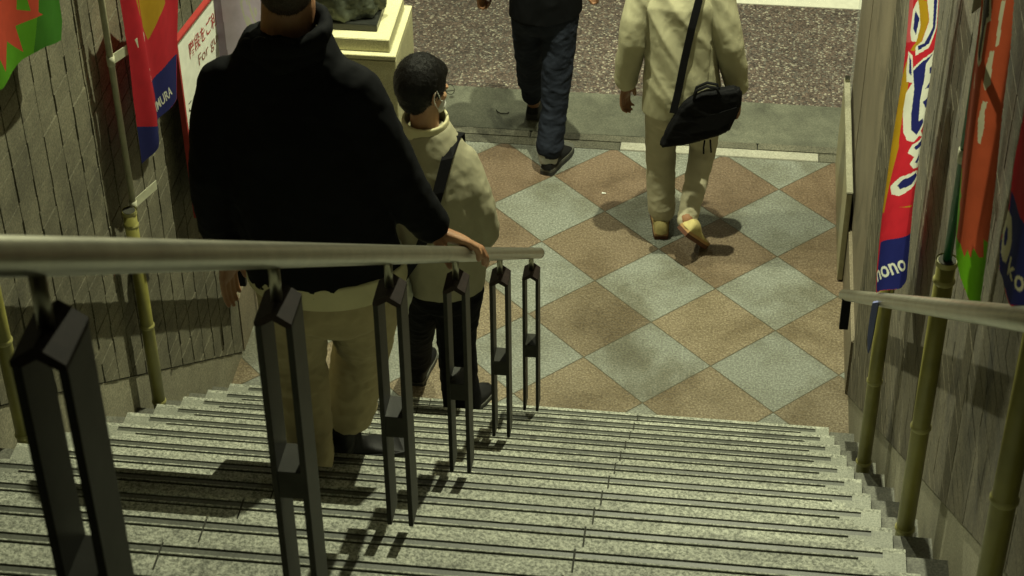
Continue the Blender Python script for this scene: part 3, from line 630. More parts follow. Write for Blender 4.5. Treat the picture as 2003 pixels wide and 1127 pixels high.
banner('R3', (.548, 2.66), 3.6, 5.6, 'palepole', lambda s, z: .006*sin(s*30+z*2), 1,
       'red and navy banner with large cream letters cut off by the right picture edge')
banner('L1', (-2.02, 4.16), 2.5, 4.6, 'palepole', lambda s, z: .010*sin(s*17+z*2)+.004*sin(z*9), 1,
       'green banner with a red star burst at the top left corner')
def rl2(s, z):
    a = .030*math.exp(-((s-.12)/.07)**2)*min(1, max(0, (z-1.62)*4)); return a+.006*sin(s*22)+.004*sin(z*7)
banner('L2', (-2.015, 5.345), 1.62, 3.5, 'palepole', rl2, 1,
       'red banner with gold streaks and navy foot on the left wall by the white sign', ((-2.015, 5.345, 2.28, -1.955, 5.46), (-2.015, 5.345, 1.70, -1.965, 5.47)))
banner('Lp', (-1.90, 6.90), .0, 3.0, 'palepole', lambda s, z: .010*sin(s*30+z)+.004*sin(z*6), 1,
       'pale purple banner with a white outlined emblem behind the man in black')

# notice board on the left wall
A = V((-2.0, 6.023, 0)); Bv = V((-1.916, 6.637, 0)); d = (Bv-A).normalized(); nrm = V((d.y, -d.x, 0))
r = root('notice_board', (-2.0, 6.02, 1.24), 'white notice with red frame and Japanese text for guests on the left wall', 'sign')
def Q(s, z, o=0): return A+d*s+V((0, 0, z))+nrm*o
bm = bmesh.new(); prism(bm, [Q(-.03, 1.20, -.012), Q(.60, 1.20, -.012), Q(.60, 1.965, -.012), Q(-.03, 1.965, -.012)], nrm*.012)
mats = ['signwhite', 'signtext', 'signgrey', 'signblack']
def put(txt, p0, px, py, mi, bold):
    me = affine_text(text_mesh(txt, bold), p0, px, py); base = len(bm.verts); vs = [bm.verts.new(Q(v.co.x, v.co.y, .0012)) for v in me.vertices]
    for p in me.polygons:
        try: f = bm.faces.new([vs[i] for i in p.vertices]); f.material_index = mi
        except ValueError: pass
put('階段をご利用の', (.072, 1.838), (.445, 1.838), (.072, 1.905), 1, .012)
put('For guests', (.142, 1.755), (.44, 1.755), (.142, 1.815), 2, .002)
put('この先', (.008, 1.640), (.14, 1.640), (.008, 1.690), 3, .01)
put('This', (.008, 1.560), (.12, 1.560), (.008, 1.615), 3, .0)
obj('panel', bm, mats, r)
bm = bmesh.new(); e = .011
for (s0_, s1_, z0_, z1_) in ((-.03-e, -.03, 1.19, 1.975), (.60, .60+e, 1.19, 1.975), (-.0295, .5995, 1.965, 1.975), (-.0295, .5995, 1.19, 1.20)):
    prism(bm, [Q(s0_, z0_, -.014), Q(s1_, z0_, -.014), Q(s1_, z1_, -.014), Q(s0_, z1_, -.014)], nrm*.022)
obj('frame', bm, 'signred', r)

# statue on its pedestal
r = root('pedestal', (-1.72, 7.62, 0), 'cream stone pedestal under the dark bronze statue', 'pedestal')
px1, py0 = -1.475, 7.407; pw = .62; pd = .46
def slab(name, ins, z0, z1, mt='stonecream'):
    bm = bmesh.new(); box(bm, (px1-pw+ins, py0+ins, z0), (px1-ins, py0+pd-ins, z1), 0, .003); obj(name, bm, mt, r)
slab('body', 0.0, .12, 1.075); slab('base_course', -.04, 0, .118)
bm = bmesh.new(); box(bm, (px1-pw-.001, py0-.001, 1.078), (px1+.001, py0+pd+.001, 1.10), 0, .002); obj('cap', bm, 'stonecream', r)
slab('upper_slab', .030, 1.102, 1.165)
slab('statue_plinth', .095, 1.167, 1.20, 'blackstone')
# ---------------------------------------------------------------- figures: lofted limbs fused into one skin
def ring_loft(bm, pts, rads, lat=V((1, 0, 0)), seg=20, ends=True):
    """pts: centres; rads: (rx along lat, ry across); round ends"""
    if isinstance(rads, (int, float)): rads = [rads]*len(pts)
    pts = [V(p) for p in pts]; rads = [(q, q) if isinstance(q, (int, float)) else q for q in rads]
    P = []; n = len(pts)
    if ends:
        t0 = (pts[0]-pts[1]).normalized(); r0 = min(rads[0])
        for a in (75, 50, 25): P.append((pts[0]+t0*r0*sin(radians(a)), tuple(x*cos(radians(a)) for x in rads[0])))
    P += list(zip(pts, rads))
    if ends:
        t1 = (pts[-1]-pts[-2]).normalized(); r1 = min(rads[-1])
        for a in (25, 50, 75): P.append((pts[-1]+t1*r1*sin(radians(a)), tuple(x*cos(radians(a)) for x in rads[-1])))
    rings = []; N_ = len(P)
    for i, (p, (rx, ry)) in enumerate(P):
        t = (P[min(i+1, N_-1)][0]-P[max(i-1, 0)][0]).normalized()
        L = lat if abs(lat.dot(t)) < .95 else V((0, 1, 0))
        a = (L-t*L.dot(t)).normalized(); b = t.cross(a)
        rings.append([bm.verts.new(p+a*rx*cos(2*pi*k/seg)+b*ry*sin(2*pi*k/seg)) for k in range(seg)])
    for i in range(N_-1):
        for k in range(seg): bm.faces.new((rings[i][k], rings[i][(k+1) % seg], rings[i+1][(k+1) % seg], rings[i+1][k]))
    bm.faces.new(rings[0][::-1]); bm.faces.new(rings[-1])
def ell(bm, c, r, R=None):
    mt = Matrix.Translation(V(c)) @ (R.to_4x4() if R is not None else Matrix.Identity(4)) @ Matrix.Diagonal((*r, 1))
    bmesh.ops.create_uvsphere(bm, u_segments=24, v_segments=16, radius=1, matrix=mt)
def fuse(name, bm, voxel, mats, parent, smooth=4, folds=(), cut=(), post=None):
    bmesh.ops.recalc_face_normals(bm, faces=bm.faces[:])
    me = bpy.data.meshes.new(name); bm.to_mesh(me); bm.free()
    o = bpy.data.objects.new('tmp', me); col.objects.link(o)
    md = o.modifiers.new('r', 'REMESH'); md.mode = 'VOXEL'; md.voxel_size = voxel; md.use_smooth_shade = True
    if smooth: ms = o.modifiers.new('s', 'SMOOTH'); ms.factor = .5; ms.iterations = smooth
    dg = bpy.context.evaluated_depsgraph_get(); dg.update()
    me2 = bpy.data.meshes.new_from_object(o.evaluated_get(dg)); bpy.data.objects.remove(o); bpy.data.meshes.remove(me)
    me2.name = name
    if folds:
        nv = [v.normal.copy() for v in me2.vertices]
        for v, n_ in zip(me2.vertices, nv):
            dsp = 0
            for fn in folds: dsp += fn(v.co)
            v.co = v.co+n_*dsp
    if cut:
        b2 = bmesh.new(); b2.from_mesh(me2)
        for co, no in cut:
            bmesh.ops.bisect_plane(b2, geom=b2.verts[:]+b2.edges[:]+b2.faces[:], plane_co=co, plane_no=no, clear_outer=True)
        b2.to_mesh(me2); b2.free()
    me2.materials.clear(); setmats(me2, mats)
    for p in me2.polygons: p.use_smooth = True
    if post: post(me2)
    return link(name, me2, parent)
def wr(amp, f, s=(1, 1, 1), seed=0, ridge=True):
    def one(c, f, k):
        q = noise.noise(V((c.x*f*s[0]+seed+k, c.y*f*s[1]+seed*2.1, c.z*f*s[2]+k*3)))
        return 1-sqrt(q*q+.0035)*2.4
    if ridge:
        def fn2(c):
            wv = noise.noise_vector(c*5)*.035; c2 = c+wv
            return amp*(one(c2, f, 0)*.75+one(c2, f*2.1, 7)*.3)
        return fn2
    return wr_old(amp, f, s, seed, ridge)
def wr_old(amp, f, s=(1, 1, 1), seed=0, ridge=True):
    """cloth folds: ridged noise stretched along chosen axes"""
    def fn(c):
        q = noise.noise(V((c.x*f*s[0]+seed, c.y*f*s[1]+seed*2.1, c.z*f*s[2])))
        return amp*((1-sqrt(q*q+.012)*2.4) if ridge else q)
    return fn
def head(bm, c, f, u, s=1.0):
    c = V(c); f = V(f).normalized(); u = V(u); u = (u-f*u.dot(f)).normalized(); l = u.cross(f)   # l = left of the head
    R = Matrix((l, f, u)).transposed()
    def P(a, b, d): return c+l*a*s+f*b*s+u*d*s
    def E(p, r): ell(bm, P(*p), tuple(x*s for x in r), R)
    E((0, -.012, .02), (.074, .092, .088)); E((0, .018, -.035), (.062, .070, .078)); E((0, .052, -.085), (.034, .034, .026))
    E((0, .080, -.045), (.030, .022, .030)); E((0, .074, .012), (.050, .022, .016))
    ring_loft(bm, [P(0, .088, .005), P(0, .104, -.026)], [.009*s, .014*s], l, 12); E((.011, .094, -.034), (.009, .010, .008)); E((-.011, .094, -.034), (.009, .010, .008))
    E((0, .098, -.058), (.023, .010, .0055)); E((0, .096, -.067), (.021, .010, .006))
    for q in (-1, 1):
        E((q*.030, .062, -.022), (.026, .026, .024))
        # ear: rim and lobe
        for k in range(9):
            a = radians(-70+k*28); E((q*(.079+.006*cos(a)), -.004-.017*cos(a)*1.0, -.020+.029*sin(a)), (.006, .007, .008))
        E((q*.074, -.002, -.020), (.006, .016, .026)); E((q*.077, .004, -.050), (.006, .009, .010))
    return P, R, l
def hand(bm, wrist, knuck, across, curl, thumb, s=1.0, spread=.0195, fl=(.042, .047, .044, .036)):
    """palm from wrist to knuckle centre; across = unit vector index->little; curl = list of 3 direction vectors for the finger phalanges"""
    w_ = V(wrist); k_ = V(knuck); ac = V(across).normalized()
    ring_loft(bm, [w_, w_.lerp(k_, .35), w_.lerp(k_, .8), k_], [(.025*s, .018*s), (.034*s, .016*s), (.040*s, .014*s), (.039*s, .012*s)], ac, 16)
    for i in range(4):
        b = k_+ac*(i-1.5)*spread*s; p = [b-(k_-w_).normalized()*.012]; L = fl[i]*s; q = b
        r = [.0090*s, .0088*s, .0080*s, .0070*s]
        p.append(b)
        for j, dd in enumerate(curl):
            vec = V(dd[i] if isinstance(dd[0], (list, tuple)) else dd).normalized(); q = q+vec*L*(1, .62, .5)[j]; p.append(q)
        ring_loft(bm, p, [.009*s, .0092*s, .0084*s, .0078*s, .0066*s], ac, 12)
    t = [V(x) for x in thumb]; ring_loft(bm, t, [.0145*s, .0115*s, .0095*s, .008*s][:len(t)], ac, 12)
def shoe(parent, heel, toe, upv, mats, L=.27, name='shoe', high=.07, sole=.022, collar=True):
    """left child meshes: upper and sole"""
    h = V(heel); d = (V(toe)-h).normalized(); u = V(upv); u = (u-d*u.dot(d)).normalized(); l = u.cross(d)
    def P(a, b, c_): return h+d*a+l*b+u*c_
    prof = [(0, .026, .060), (.02, .033, high), (.07, .036, high), (.11, .037, .066), (.15, .043, .052), (.20, .046, .042), (.24, .040, .034), (.268, .020, .024)]
    k = L/.27; bm = bmesh.new(); rings = []
    for a, wd, ht in prof:
        ring = []
        for q in range(15):
            th = pi*q/14; ring.append(bm.verts.new(P(a*k, cos(th)*wd*(1 if q not in (0, 14) else 1), sole+(ht-sole)*sin(th)**.7 if 0 < q < 14 else sole)))
        rings.append(ring)
    for i in range(len(rings)-1):
        for q in range(14): bm.faces.new((rings[i][q], rings[i+1][q], rings[i+1][q+1], rings[i][q+1]))
    for r_ in (rings[0], rings[-1]): bm.faces.new(r_)
    bmesh.ops.recalc_face_normals(bm, faces=bm.faces[:])
    bmesh.ops.subdivide_edges(bm, edges=bm.edges[:], cuts=1, use_grid_fill=True, smooth=.6)
    up_ = obj(name, bm, mats[0], parent, True)
    bm = bmesh.new(); out = []
    for a, wd, _ in prof: out.append((a, wd+.004))
    poly = [(a*k-.004*(i == 0), wd) for i, (a, wd) in enumerate(out)]+[(a*k, -wd) for a, wd in out[::-1]]
    prism(bm, [P(a, b, 0) for a, b in poly], u*sole*.62, 1); prism(bm, [P(a*.998, b*.985, sole*.62) for a, b in poly], u*sole*.42, 0)
    obj('sole', bm, [mats[1], mats[2]], up_)
    return up_

def fuzz(o, n, length, width, grow, mat_index=0):
    """add n fine tapering locks to a hair mesh, lying along direction grow"""
    me = o.data; b2 = bmesh.new(); b2.from_mesh(me); b2.normal_update(); b2.verts.ensure_lookup_table(); vs = list(b2.verts)
    rnd = random.Random(3); base = [(v.co.copy(), v.normal.copy()) for v in rnd.choices(vs, k=n)]
    for co, no in base:
        g = V(grow); t = g-no*g.dot(no); t = t+V((rnd.uniform(-.3, .3), rnd.uniform(-.3, .3), rnd.uniform(-.2, .2)))
        if t.length < 1e-3: continue
        t.normalize(); sd = t.cross(no).normalized()*width; L_ = length*rnd.uniform(.5, 1.3)
        p0 = co-no*.001; p1 = co+t*L_*.5+no*L_*.07; p2 = co+t*L_+no*L_*.05
        a = b2.verts.new(p0-sd); b = b2.verts.new(p0+sd); c = b2.verts.new(p1+sd*.7); d = b2.verts.new(p1-sd*.7); e = b2.verts.new(p2)
        b2.faces.new((a, b, c, d)); b2.faces.new((d, c, e))
    b2.to_mesh(me); b2.free()
# ===== man in black jacket, hand on the rail
fz5, fz4 = tz(5), tz(4)
A_ = root('person', (-1.12, 4.30, fz5), 'man in black jacket and khaki trousers walking down, right hand on the rail', 'person')
bm = bmesh.new()
hc = V((-1.124, 4.335, 3.200)); hf = V((.22, .97, -.20))
headP, headR, headL = head(bm, hc, hf, V((0, .12, 1)), 1.03)
ring_loft(bm, [(-1.137, 4.30, 2.95), (-1.135, 4.305, 3.04), (-1.130, 4.315, 3.13)], [(.078, .068), (.073, .066), (.070, .066)])
ring_loft(bm, [(-1.08, 4.25, 2.38), (-1.10, 4.24, 2.55), (-1.13, 4.26, 2.78), (-1.137, 4.29, 2.92)], [(.15, .10), (.145, .095), (.165, .10), (.10, .07)])
ring_loft(bm, [(-1.30, 4.28, 2.89), (-1.343, 4.21, 2.66), (-1.362, 4.28, 2.34)], [.048, .040, .027])
ring_loft(bm, [(-.985, 4.26, 2.91), (-.872, 4.27, 2.625), (-.782, 4.315, 2.440)], [.048, .042, .034])
ring_loft(bm, [(-1.165, 4.25, 2.30), (-1.190, 4.33, 1.93), (-1.150, 4.24, 1.60)], [.075, .055, .036])
ring_loft(bm, [(-.985, 4.27, 2.30), (-1.034, 4.46, 1.86), (-1.110, 4.46, 1.52)], [.075, .055, .036])
# left hand hanging
hand(bm, (-1.364, 4.285, 2.32), (-1.374, 4.305, 2.235), (.35, .93, 0), [(.0, .03, -1), (.12, .0, -1), (.35, -.05, -1)],
     [(-1.36, 4.315, 2.29), (-1.345, 4.345, 2.245), (-1.335, 4.350, 2.205)], 1.02)
# right hand lying over the rail
al = V((0, RUN, -RISE)).normalized()
kx = V((-.690, 4.335, 2.385))
hand(bm, (-.782, 4.308, 2.440), kx+V((-.004, 0, .002)), -al, [(.80, .10, -.50), (.34, .12, -1), (-.05, .14, -1)],
     [(-.760, 4.285, 2.425), (-.738, 4.262, 2.395), (-.722, 4.250, 2.365)], 1.3, fl=(.037, .041, .039, .031))
fuse('body', bm, .0042, 'skin', A_, 3)
bm = bmesh.new()
R_ = headR; ell(bm, hc+V((0, -.012, .030)), (.0815, .104, .100), R_); ell(bm, hc+V((-.004, -.045, -.012)), (.073, .066, .075), R_)
fuzz(fuse('hair', bm, .006, 'hairbrown', A_, 3, folds=(wr(.0015, 90, (1, 1, .4)),)), 9000, .011, .0007, (0, -.3, -1))
# jacket
bm = bmesh.new()
ring_loft(bm, [(-1.058, 4.212, 2.28), (-1.082, 4.225, 2.47), (-1.105, 4.235, 2.62), (-1.13, 4.255, 2.78), (-1.137, 4.275, 2.925), (-1.137, 4.29, 3.055)],
          [(.222, .150), (.212, .148), (.205, .145), (.212, .140), (.185, .112), (.105, .082)], ends=False, seg=32)
ring_loft(bm, [(-1.300, 4.275, 2.885), (-1.325, 4.24, 2.79), (-1.345, 4.205, 2.665), (-1.357, 4.23, 2.52), (-1.362, 4.275, 2.365)], [.082, .076, .068, .060, .050])
ring_loft(bm, [(-.975, 4.265, 2.890), (-.920, 4.262, 2.77), (-.868, 4.268, 2.630), (-.823, 4.290, 2.535), (-.783, 4.312, 2.462)], [.084, .080, .072, .064, .054])
ring_loft(bm, [(-1.28, 4.27, 2.915), (-1.137, 4.285, 2.995), (-1.0, 4.265, 2.922)], [.068, .090, .072])
fuse('jacket', bm, .009, 'blackcloth', A_, 8, folds=(wr(.007, 7, (1, 1, .6)), wr(.003, 19, (1, 1, 1), 5)), cut=[(V((-1.06, 4.2, 2.370)), V((0.08, 0.1, -1)))])
bm = bmesh.new()   # rolled hood
cs = []
for k in range(13):
    a = radians(-205+k*230/12+90); cs.append((-1.137+.108*cos(a), 4.285+.092*sin(a)-.01, 3.078+.012*sin(a)))
ring_loft(bm, cs, [(.026+.003*sin(i*1.7), .020+.002*cos(i*2.3)) for i in range(13)], V((0, 0, 1)), 14)
ring_loft(bm, [(-1.225, 4.235, 3.035), (-1.137, 4.190, 3.022), (-1.05, 4.235, 3.030)], [.026, .034, .026], V((0, 0, 1)), 14)
fuse('hood', bm, .006, 'blackcloth', A_, 7, folds=(wr(.003, 14),))
# trousers + shirt hem
bm = bmesh.new()
ring_loft(bm, [(-1.075, 4.25, 2.45), (-1.07, 4.245, 2.33), (-1.075, 4.25, 2.24)], [(.165, .12), (.19, .135), (.185, .130)], seg=28)
ring_loft(bm, [(-1.165, 4.25, 2.26), (-1.188, 4.29, 2.10), (-1.198, 4.325, 1.94), (-1.182, 4.285, 1.78), (-1.170, 4.245, 1.600)], [.108, .092, .078, .072, .066])
ring_loft(bm, [(-.985, 4.27, 2.26), (-1.008, 4.37, 2.06), (-1.032, 4.455, 1.90), (-1.062, 4.47, 1.77), (-1.092, 4.47, 1.615)], [.108, .096, .084, .078, .078])
fuse('trousers', bm, .008, 'khaki', A_, 5, folds=(wr(.006, 12, (1, 1, 1.6)), wr(.004, 26, (1, 1, 1.3), 3)))
bm = bmesh.new()
ring_loft(bm, [(-1.060, 4.211, 2.28), (-1.066, 4.216, 2.385)], [(.230, .160), (.222, .152)], ends=False, seg=40)
fuse('shirt_hem', bm, .006, 'palehem', A_, 3, folds=(wr(.001, 5),), cut=[(V((-1.06, 4.21, 2.342)), V((.02, .10, -1)))])
bm = bmesh.new(); ring_loft(bm, [(-1.112, 4.462, 1.59), (-1.102, 4.466, 1.63), (-1.092, 4.47, 1.69)], [.046, .048, .050]); fuse('sock', bm, .008, 'khaki', A_, 1)
bm = bmesh.new(); ring_loft(bm, [(-1.128, 4.452, 1.490), (-1.126, 4.452, 1.55), (-1.116, 4.458, 1.612)], [(.056, .050), (.054, .050), (.058, .054)]); fuse('boot_shaft', bm, .006, 'shoeblack', A_, 2, folds=(wr(.003, 25),))
shoe(A_, (-1.172, 4.435, 1.437), (-.985, 4.520, 1.400), (0, 0, 1), ('shoeblack', 'shoeblack', 'shoesole'), .27, high=.175, sole=.032)
shoe(A_, (-1.168, 4.185, fz5), (-1.185, 4.45, fz5), (0, 0, 1), ('shoeblack', 'shoeblack', 'shoesole'), .27, high=.10, sole=.03)
bm = bmesh.new()   # dangling white ear drop / mask loop
tube(bm, [headP(.080, .004, -.045), headP(.082, .006, -.075), headP(.080, .012, -.100)], [.003, .0035, .002], 8)
obj('earphone', bm, 'maskw', A_) if False else bm.free()

# ===== man in beige jacket with glasses on the bottom steps
B_ = root('person', (-1.0, 6.05, tz(-1)), 'dark-haired man with glasses, beige jacket and black trousers at the foot of the stairs', 'person')
bm = bmesh.new()
hb = V((-1.098, 6.02, 1.826)); hfB = V((.62, .66, -.42))
P_, RB, LB = head(bm, hb, hfB, V((.05, .25, 1)), .98)
ring_loft(bm, [(-1.09, 5.99, 1.60), (-1.097, 6.0, 1.70), (-1.095, 6.01, 1.76)], [.056, .054, .054])
ring_loft(bm, [(-1.05, 5.95, 1.02), (-1.04, 5.95, 1.25), (-1.06, 5.98, 1.50)], [(.13, .10), (.14, .10), (.15, .10)])
ring_loft(bm, [(-.965, 5.99, 1.535), (-.895, 5.95, 1.355), (-.868, 5.965, 1.215)], [.044, .036, .026])
ring_loft(bm, [(-1.165, 5.99, 1.545), (-1.225, 5.96, 1.34), (-1.215, 5.95, 1.16)], [.044, .036, .026])
ring_loft(bm, [(-1.11, 6.0, .95), (-1.19, 6.18, .60), (-1.27, 6.50, .10)], [.07, .05, .035])
ring_loft(bm, [(-.985, 5.99, .95), (-1.02, 6.06, .60), (-1.01, 6.06, .28)], [.07, .05, .035])
hand(bm, (-.866, 5.968, 1.205), (-.868, 5.985, 1.130), (.1, 1, 0), [(0, .05, -1), (-.15, .02, -1), (-.5, 0, -1)], [(-.872, 5.99, 1.18), (-.885, 6.015, 1.145), (-.89, 6.02, 1.11)], .95)
hand(bm, (-1.215, 5.95, 1.15), (-1.215, 5.965, 1.075), (.1, 1, 0), [(0, .05, -1), (.15, .02, -1), (.5, 0, -1)], [(-1.21, 5.97, 1.12), (-1.20, 5.995, 1.09), (-1.195, 6.0, 1.06)], .95)
fuse('body', bm, .0042, 'skin2', B_, 3)
bm = bmesh.new()
bk = (hfB.normalized())*-1
ell(bm, hb+bk*.020+V((0, 0, .022)), (.084, .104, .104), RB); ell(bm, hb+bk*.048+V((0, 0, -.035)), (.070, .055, .075), RB); ell(bm, hb-bk*.045+V((0, .01, .070)), (.060, .05, .040), RB)
fuzz(fuse('hair', bm, .005, 'hair', B_, 3, folds=(wr(.0015, 60, (1, 1, .3)), wr(.002, 22))), 9000, .012, .0006, (.4, .1, -1))
bm = bmesh.new()
# glasses: lenses ring + temple arms
for q in (-1, 1):
    c_ = P_(q*.033, .104, .002); rr = [c_+LB*cos(a)*.024+RB.col[2]*sin(a)*.018 for a in [2*pi*i/14 for i in range(15)]]
    tube(bm, rr, .0013, 6, 0, False)
    tube(bm, [P_(q*.057, .104, .006), P_(q*.080, .06, .008), P_(q*.083, .0, .004), P_(q*.080, -.02, -.015)], .0016, 6)
tube(bm, [P_(-.01, .106, .004), P_(.01, .106, .004)], .0013, 6)
obj('glasses', bm, 'wire', B_)
bm = bmesh.new()
ell(bm, P_(0, .066, -.062), (.050, .046, .040), RB)
for q in (-1, 1):
    ring_loft(bm, [P_(q*.046, .070, -.040), P_(q*.070, .035, -.034), P_(q*.084, .006, -.012), P_(q*.088, -.014, .006)], .0026, seg=8)
    ring_loft(bm, [P_(q*.044, .064, -.082), P_(q*.068, .030, -.066), P_(q*.084, .000, -.050), P_(q*.090, -.020, -.030), P_(q*.090, -.022, .0)], .0026, seg=8)
fuse('face_mask', bm, .003, 'maskw', B_, 2)
bm = bmesh.new()
ring_loft(bm, [(-1.045, 5.955, .965), (-1.040, 5.95, 1.10), (-1.038, 5.95, 1.25), (-1.052, 5.965, 1.42), (-1.065, 5.98, 1.54), (-1.090, 5.993, 1.665)],
          [(.158, .130), (.165, .132), (.170, .132), (.172, .122), (.140, .100), (.085, .075)], ends=False, seg=30)
ring_loft(bm, [(-.968, 5.985, 1.525), (-.928, 5.962, 1.44), (-.892, 5.95, 1.345), (-.873, 5.965, 1.22)], [.068, .066, .060, .050])
ring_loft(bm, [(-1.165, 5.985, 1.530), (-1.20, 5.965, 1.43), (-1.222, 5.955, 1.33), (-1.215, 5.95, 1.17)], [.070, .066, .060, .050])
ring_loft(bm, [(-1.16, 5.98, 1.52), (-1.07, 5.985, 1.57), (-.97, 5.98, 1.515)], [.066, .078, .072])
fuse('jacket', bm, .0075, 'beige', B_, 6, folds=(wr(.006, 9, (1, 1, .5)), wr(.003, 24, (1, 1, .7), 4)), cut=[(V((0, 0, .985)), V((0, 0, -1)))])
bm = bmesh.new()
cs = [(-1.094+.081*cos(a), 5.997+.073*sin(a), 1.688+.012*sin(a)) for a in [2*pi*i/60 for i in range(60)]]
for i in range(60):
    p = V(cs[i]); ring_loft(bm, [p+V((0, 0, -.026)), p+V((0, 0, .018))], [.010, .007], seg=8)
fuse('collar', bm, .005, 'palehem', B_, 3)
bm = bmesh.new()
ring_loft(bm, [(-1.045, 5.965, 1.10), (-1.045, 5.97, .98), (-1.045, 5.98, .92)], [(.14, .10), (.150, .112), (.145, .105)])
ring_loft(bm, [(-1.11, 6.0, .93), (-1.155, 6.09, .76), (-1.19, 6.18, .60), (-1.235, 6.35, .35), (-1.268, 6.49, .12)], [.092, .082, .072, .064, .062])
ring_loft(bm, [(-.985, 5.99, .93), (-1.005, 6.03, .76), (-1.018, 6.06, .60), (-1.012, 6.062, .42), (-1.0, 6.06, .27)], [.095, .086, .078, .076, .078])
fuse('trousers', bm, .0075, 'blacktrouser', B_, 4, folds=(wr(.005, 13, (1, 1, 1.2)),))
bm = bmesh.new()   # shoulder strap, chest side to the bag
def ribbon(bm, pts, wd, side, th=.003):
    pts = [V(p) for p in pts]; 
    A0 = []; 
    for i, p in enumerate(pts):
        s_ = V(side[i] if isinstance(side, list) else side).normalized()*wd/2
        t = (pts[min(i+1, len(pts)-1)]-pts[max(i-1, 0)]).normalized(); n_ = t.cross(s_).normalized()*th/2
        A0.append([bm.verts.new(p+s_+n_), bm.verts.new(p-s_+n_), bm.verts.new(p-s_-n_), bm.verts.new(p+s_-n_)])
    for i in range(len(A0)-1):
        for k in range(4): bm.faces.new((A0[i][k], A0[i][(k+1) % 4], A0[i+1][(k+1) % 4], A0[i+1][k]))
    bm.faces.new(A0[0]); bm.faces.new(A0[-1][::-1]); bmesh.ops.recalc_face_normals(bm, faces=bm.faces[:])
ribbon(bm, [(-.985, 6.10, 1.50), (-.982, 6.06, 1.610), (-.984, 5.98, 1.645), (-1.000, 5.885, 1.602), (-1.026, 5.818, 1.495), (-1.066, 5.786, 1.35), (-1.12, 5.782, 1.20), (-1.19, 5.81, 1.07)], .048, [(1, .1, -.2)]*3+[(1, 0, .35)]*5)
obj('bag_strap', bm, 'strap', B_)
shoe(B_, (-1.005, 6.00, tz(-1)), (-.93, 6.20, tz(-1)), (0, 0, 1), ('shoeblack', 'solewelt', 'shoesole'), .25)
shoe(B_, (-1.27, 6.46, 0), (-1.25, 6.7, 0), (0, 0, 1), ('shoeblack', 'solewelt', 'shoesole'), .25)
t_ = root('cloth_bag', (-1.195, 5.90, .86), 'crumpled white cloth bag hanging between the man in black and the man with glasses', 'bag')
bm = bmesh.new(); ring_loft(bm, [(-1.205, 5.83, 1.24), (-1.200, 5.83, 1.12), (-1.190, 5.83, 1.0), (-1.20, 5.84, .90)], [(.022, .03), (.034, .05), (.042, .07), (.030, .05)], V((1, 0, 0)), 18)
ring_loft(bm, [(-1.222, 5.80, 1.40), (-1.21, 5.82, 1.24)], [.010, .018])
fuse('sack', bm, .005, 'toteW', t_, 3, folds=(wr(.009, 26, (1, 1, .5)),))

# ===== man in dark jeans stepping off the kerb
C_ = root('person', (-.87, 8.17, 0), 'man in black top and dark jeans stepping off the kerb with fists at his sides', 'person')
bm = bmesh.new()
ring_loft(bm, [(-.905, 8.36, .95), (-.90, 8.37, 1.20), (-.905, 8.40, 1.42)], [(.13, .10), (.13, .09), (.16, .09)])
ring_loft(bm, [(-.905, 8.40, 1.44), (-.905, 8.42, 1.54)], [.055, .055]); head(bm, (-.905, 8.44, 1.64), (0, 1, -.15), (0, 0, 1), 1.0)
ring_loft(bm, [(-1.075, 8.39, 1.38), (-1.16, 8.36, 1.12), (-1.222, 8.41, .915)], [.045, .038, .026])
ring_loft(bm, [(-.735, 8.39, 1.38), (-.665, 8.33, 1.12), (-.655, 8.32, 1.02)], [.045, .038, .026])
hand(bm, (-1.224, 8.412, .905), (-1.230, 8.425, .845), (.45, .9, 0), [(.05, .1, -1), (.8, 0, -.35), (.5, 0, 1)], [(-1.215, 8.44, .885), (-1.195, 8.455, .86), (-1.185, 8.445, .835)], .98)
hand(bm, (-.655, 8.32, 1.015), (-.655, 8.33, .960), (-.3, .95, 0), [(-.05, .1, -1), (-.8, 0, -.35), (-.5, 0, 1)], [(-.66, 8.345, 1.0), (-.68, 8.36, .975), (-.69, 8.355, .95)], .98)
ring_loft(bm, [(-.975, 8.37, .90), (-.99, 8.50, .50), (-1.005, 8.70, .08)], [.07, .05, .035])
ring_loft(bm, [(-.84, 8.35, .90), (-.853, 8.30, .50), (-.872, 8.20, .10)], [.07, .05, .035])
fuse('body', bm, .0045, 'skin', C_, 3)
bm = bmesh.new(); ell(bm, (-.905, 8.425, 1.672), (.083, .102, .095)); fuse('hair', bm, .006, 'hair', C_, 2, folds=(wr(.002, 80),))
bm = bmesh.new()
ring_loft(bm, [(-.905, 8.355, .80), (-.905, 8.36, .95), (-.90, 8.37, 1.15), (-.905, 8.385, 1.32), (-.905, 8.395, 1.42), (-.905, 8.40, 1.47)], [(.178, .132), (.175, .13), (.172, .125), (.18, .12), (.15, .09), (.075, .07)], ends=False, seg=28)
ring_loft(bm, [(-1.075, 8.39, 1.37), (-1.13, 8.36, 1.20), (-1.165, 8.365, 1.10), (-1.212, 8.405, .955)], [.066, .06, .054, .044])
ring_loft(bm, [(-.735, 8.39, 1.37), (-.69, 8.345, 1.22), (-.665, 8.33, 1.12), (-.655, 8.325, 1.05)], [.066, .06, .054, .044])
fuse('jacket', bm, .009, 'blackcloth', C_, 5, folds=(wr(.005, 9, (1, 1, .6)),), cut=[(V((-.905, 8.3, .815)), V((.18, 0, -1)))])
bm = bmesh.new()
ring_loft(bm, [(-.905, 8.36, 1.0), (-.905, 8.36, .86), (-.905, 8.36, .80)], [(.14, .10), (.148, .115), (.145, .11)])
ring_loft(bm, [(-.985, 8.37, .84), (-1.000, 8.42, .65), (-1.005, 8.49, .48), (-1.010, 8.59, .28), (-1.012, 8.685, .135)], [.088, .074, .066, .060, .048])
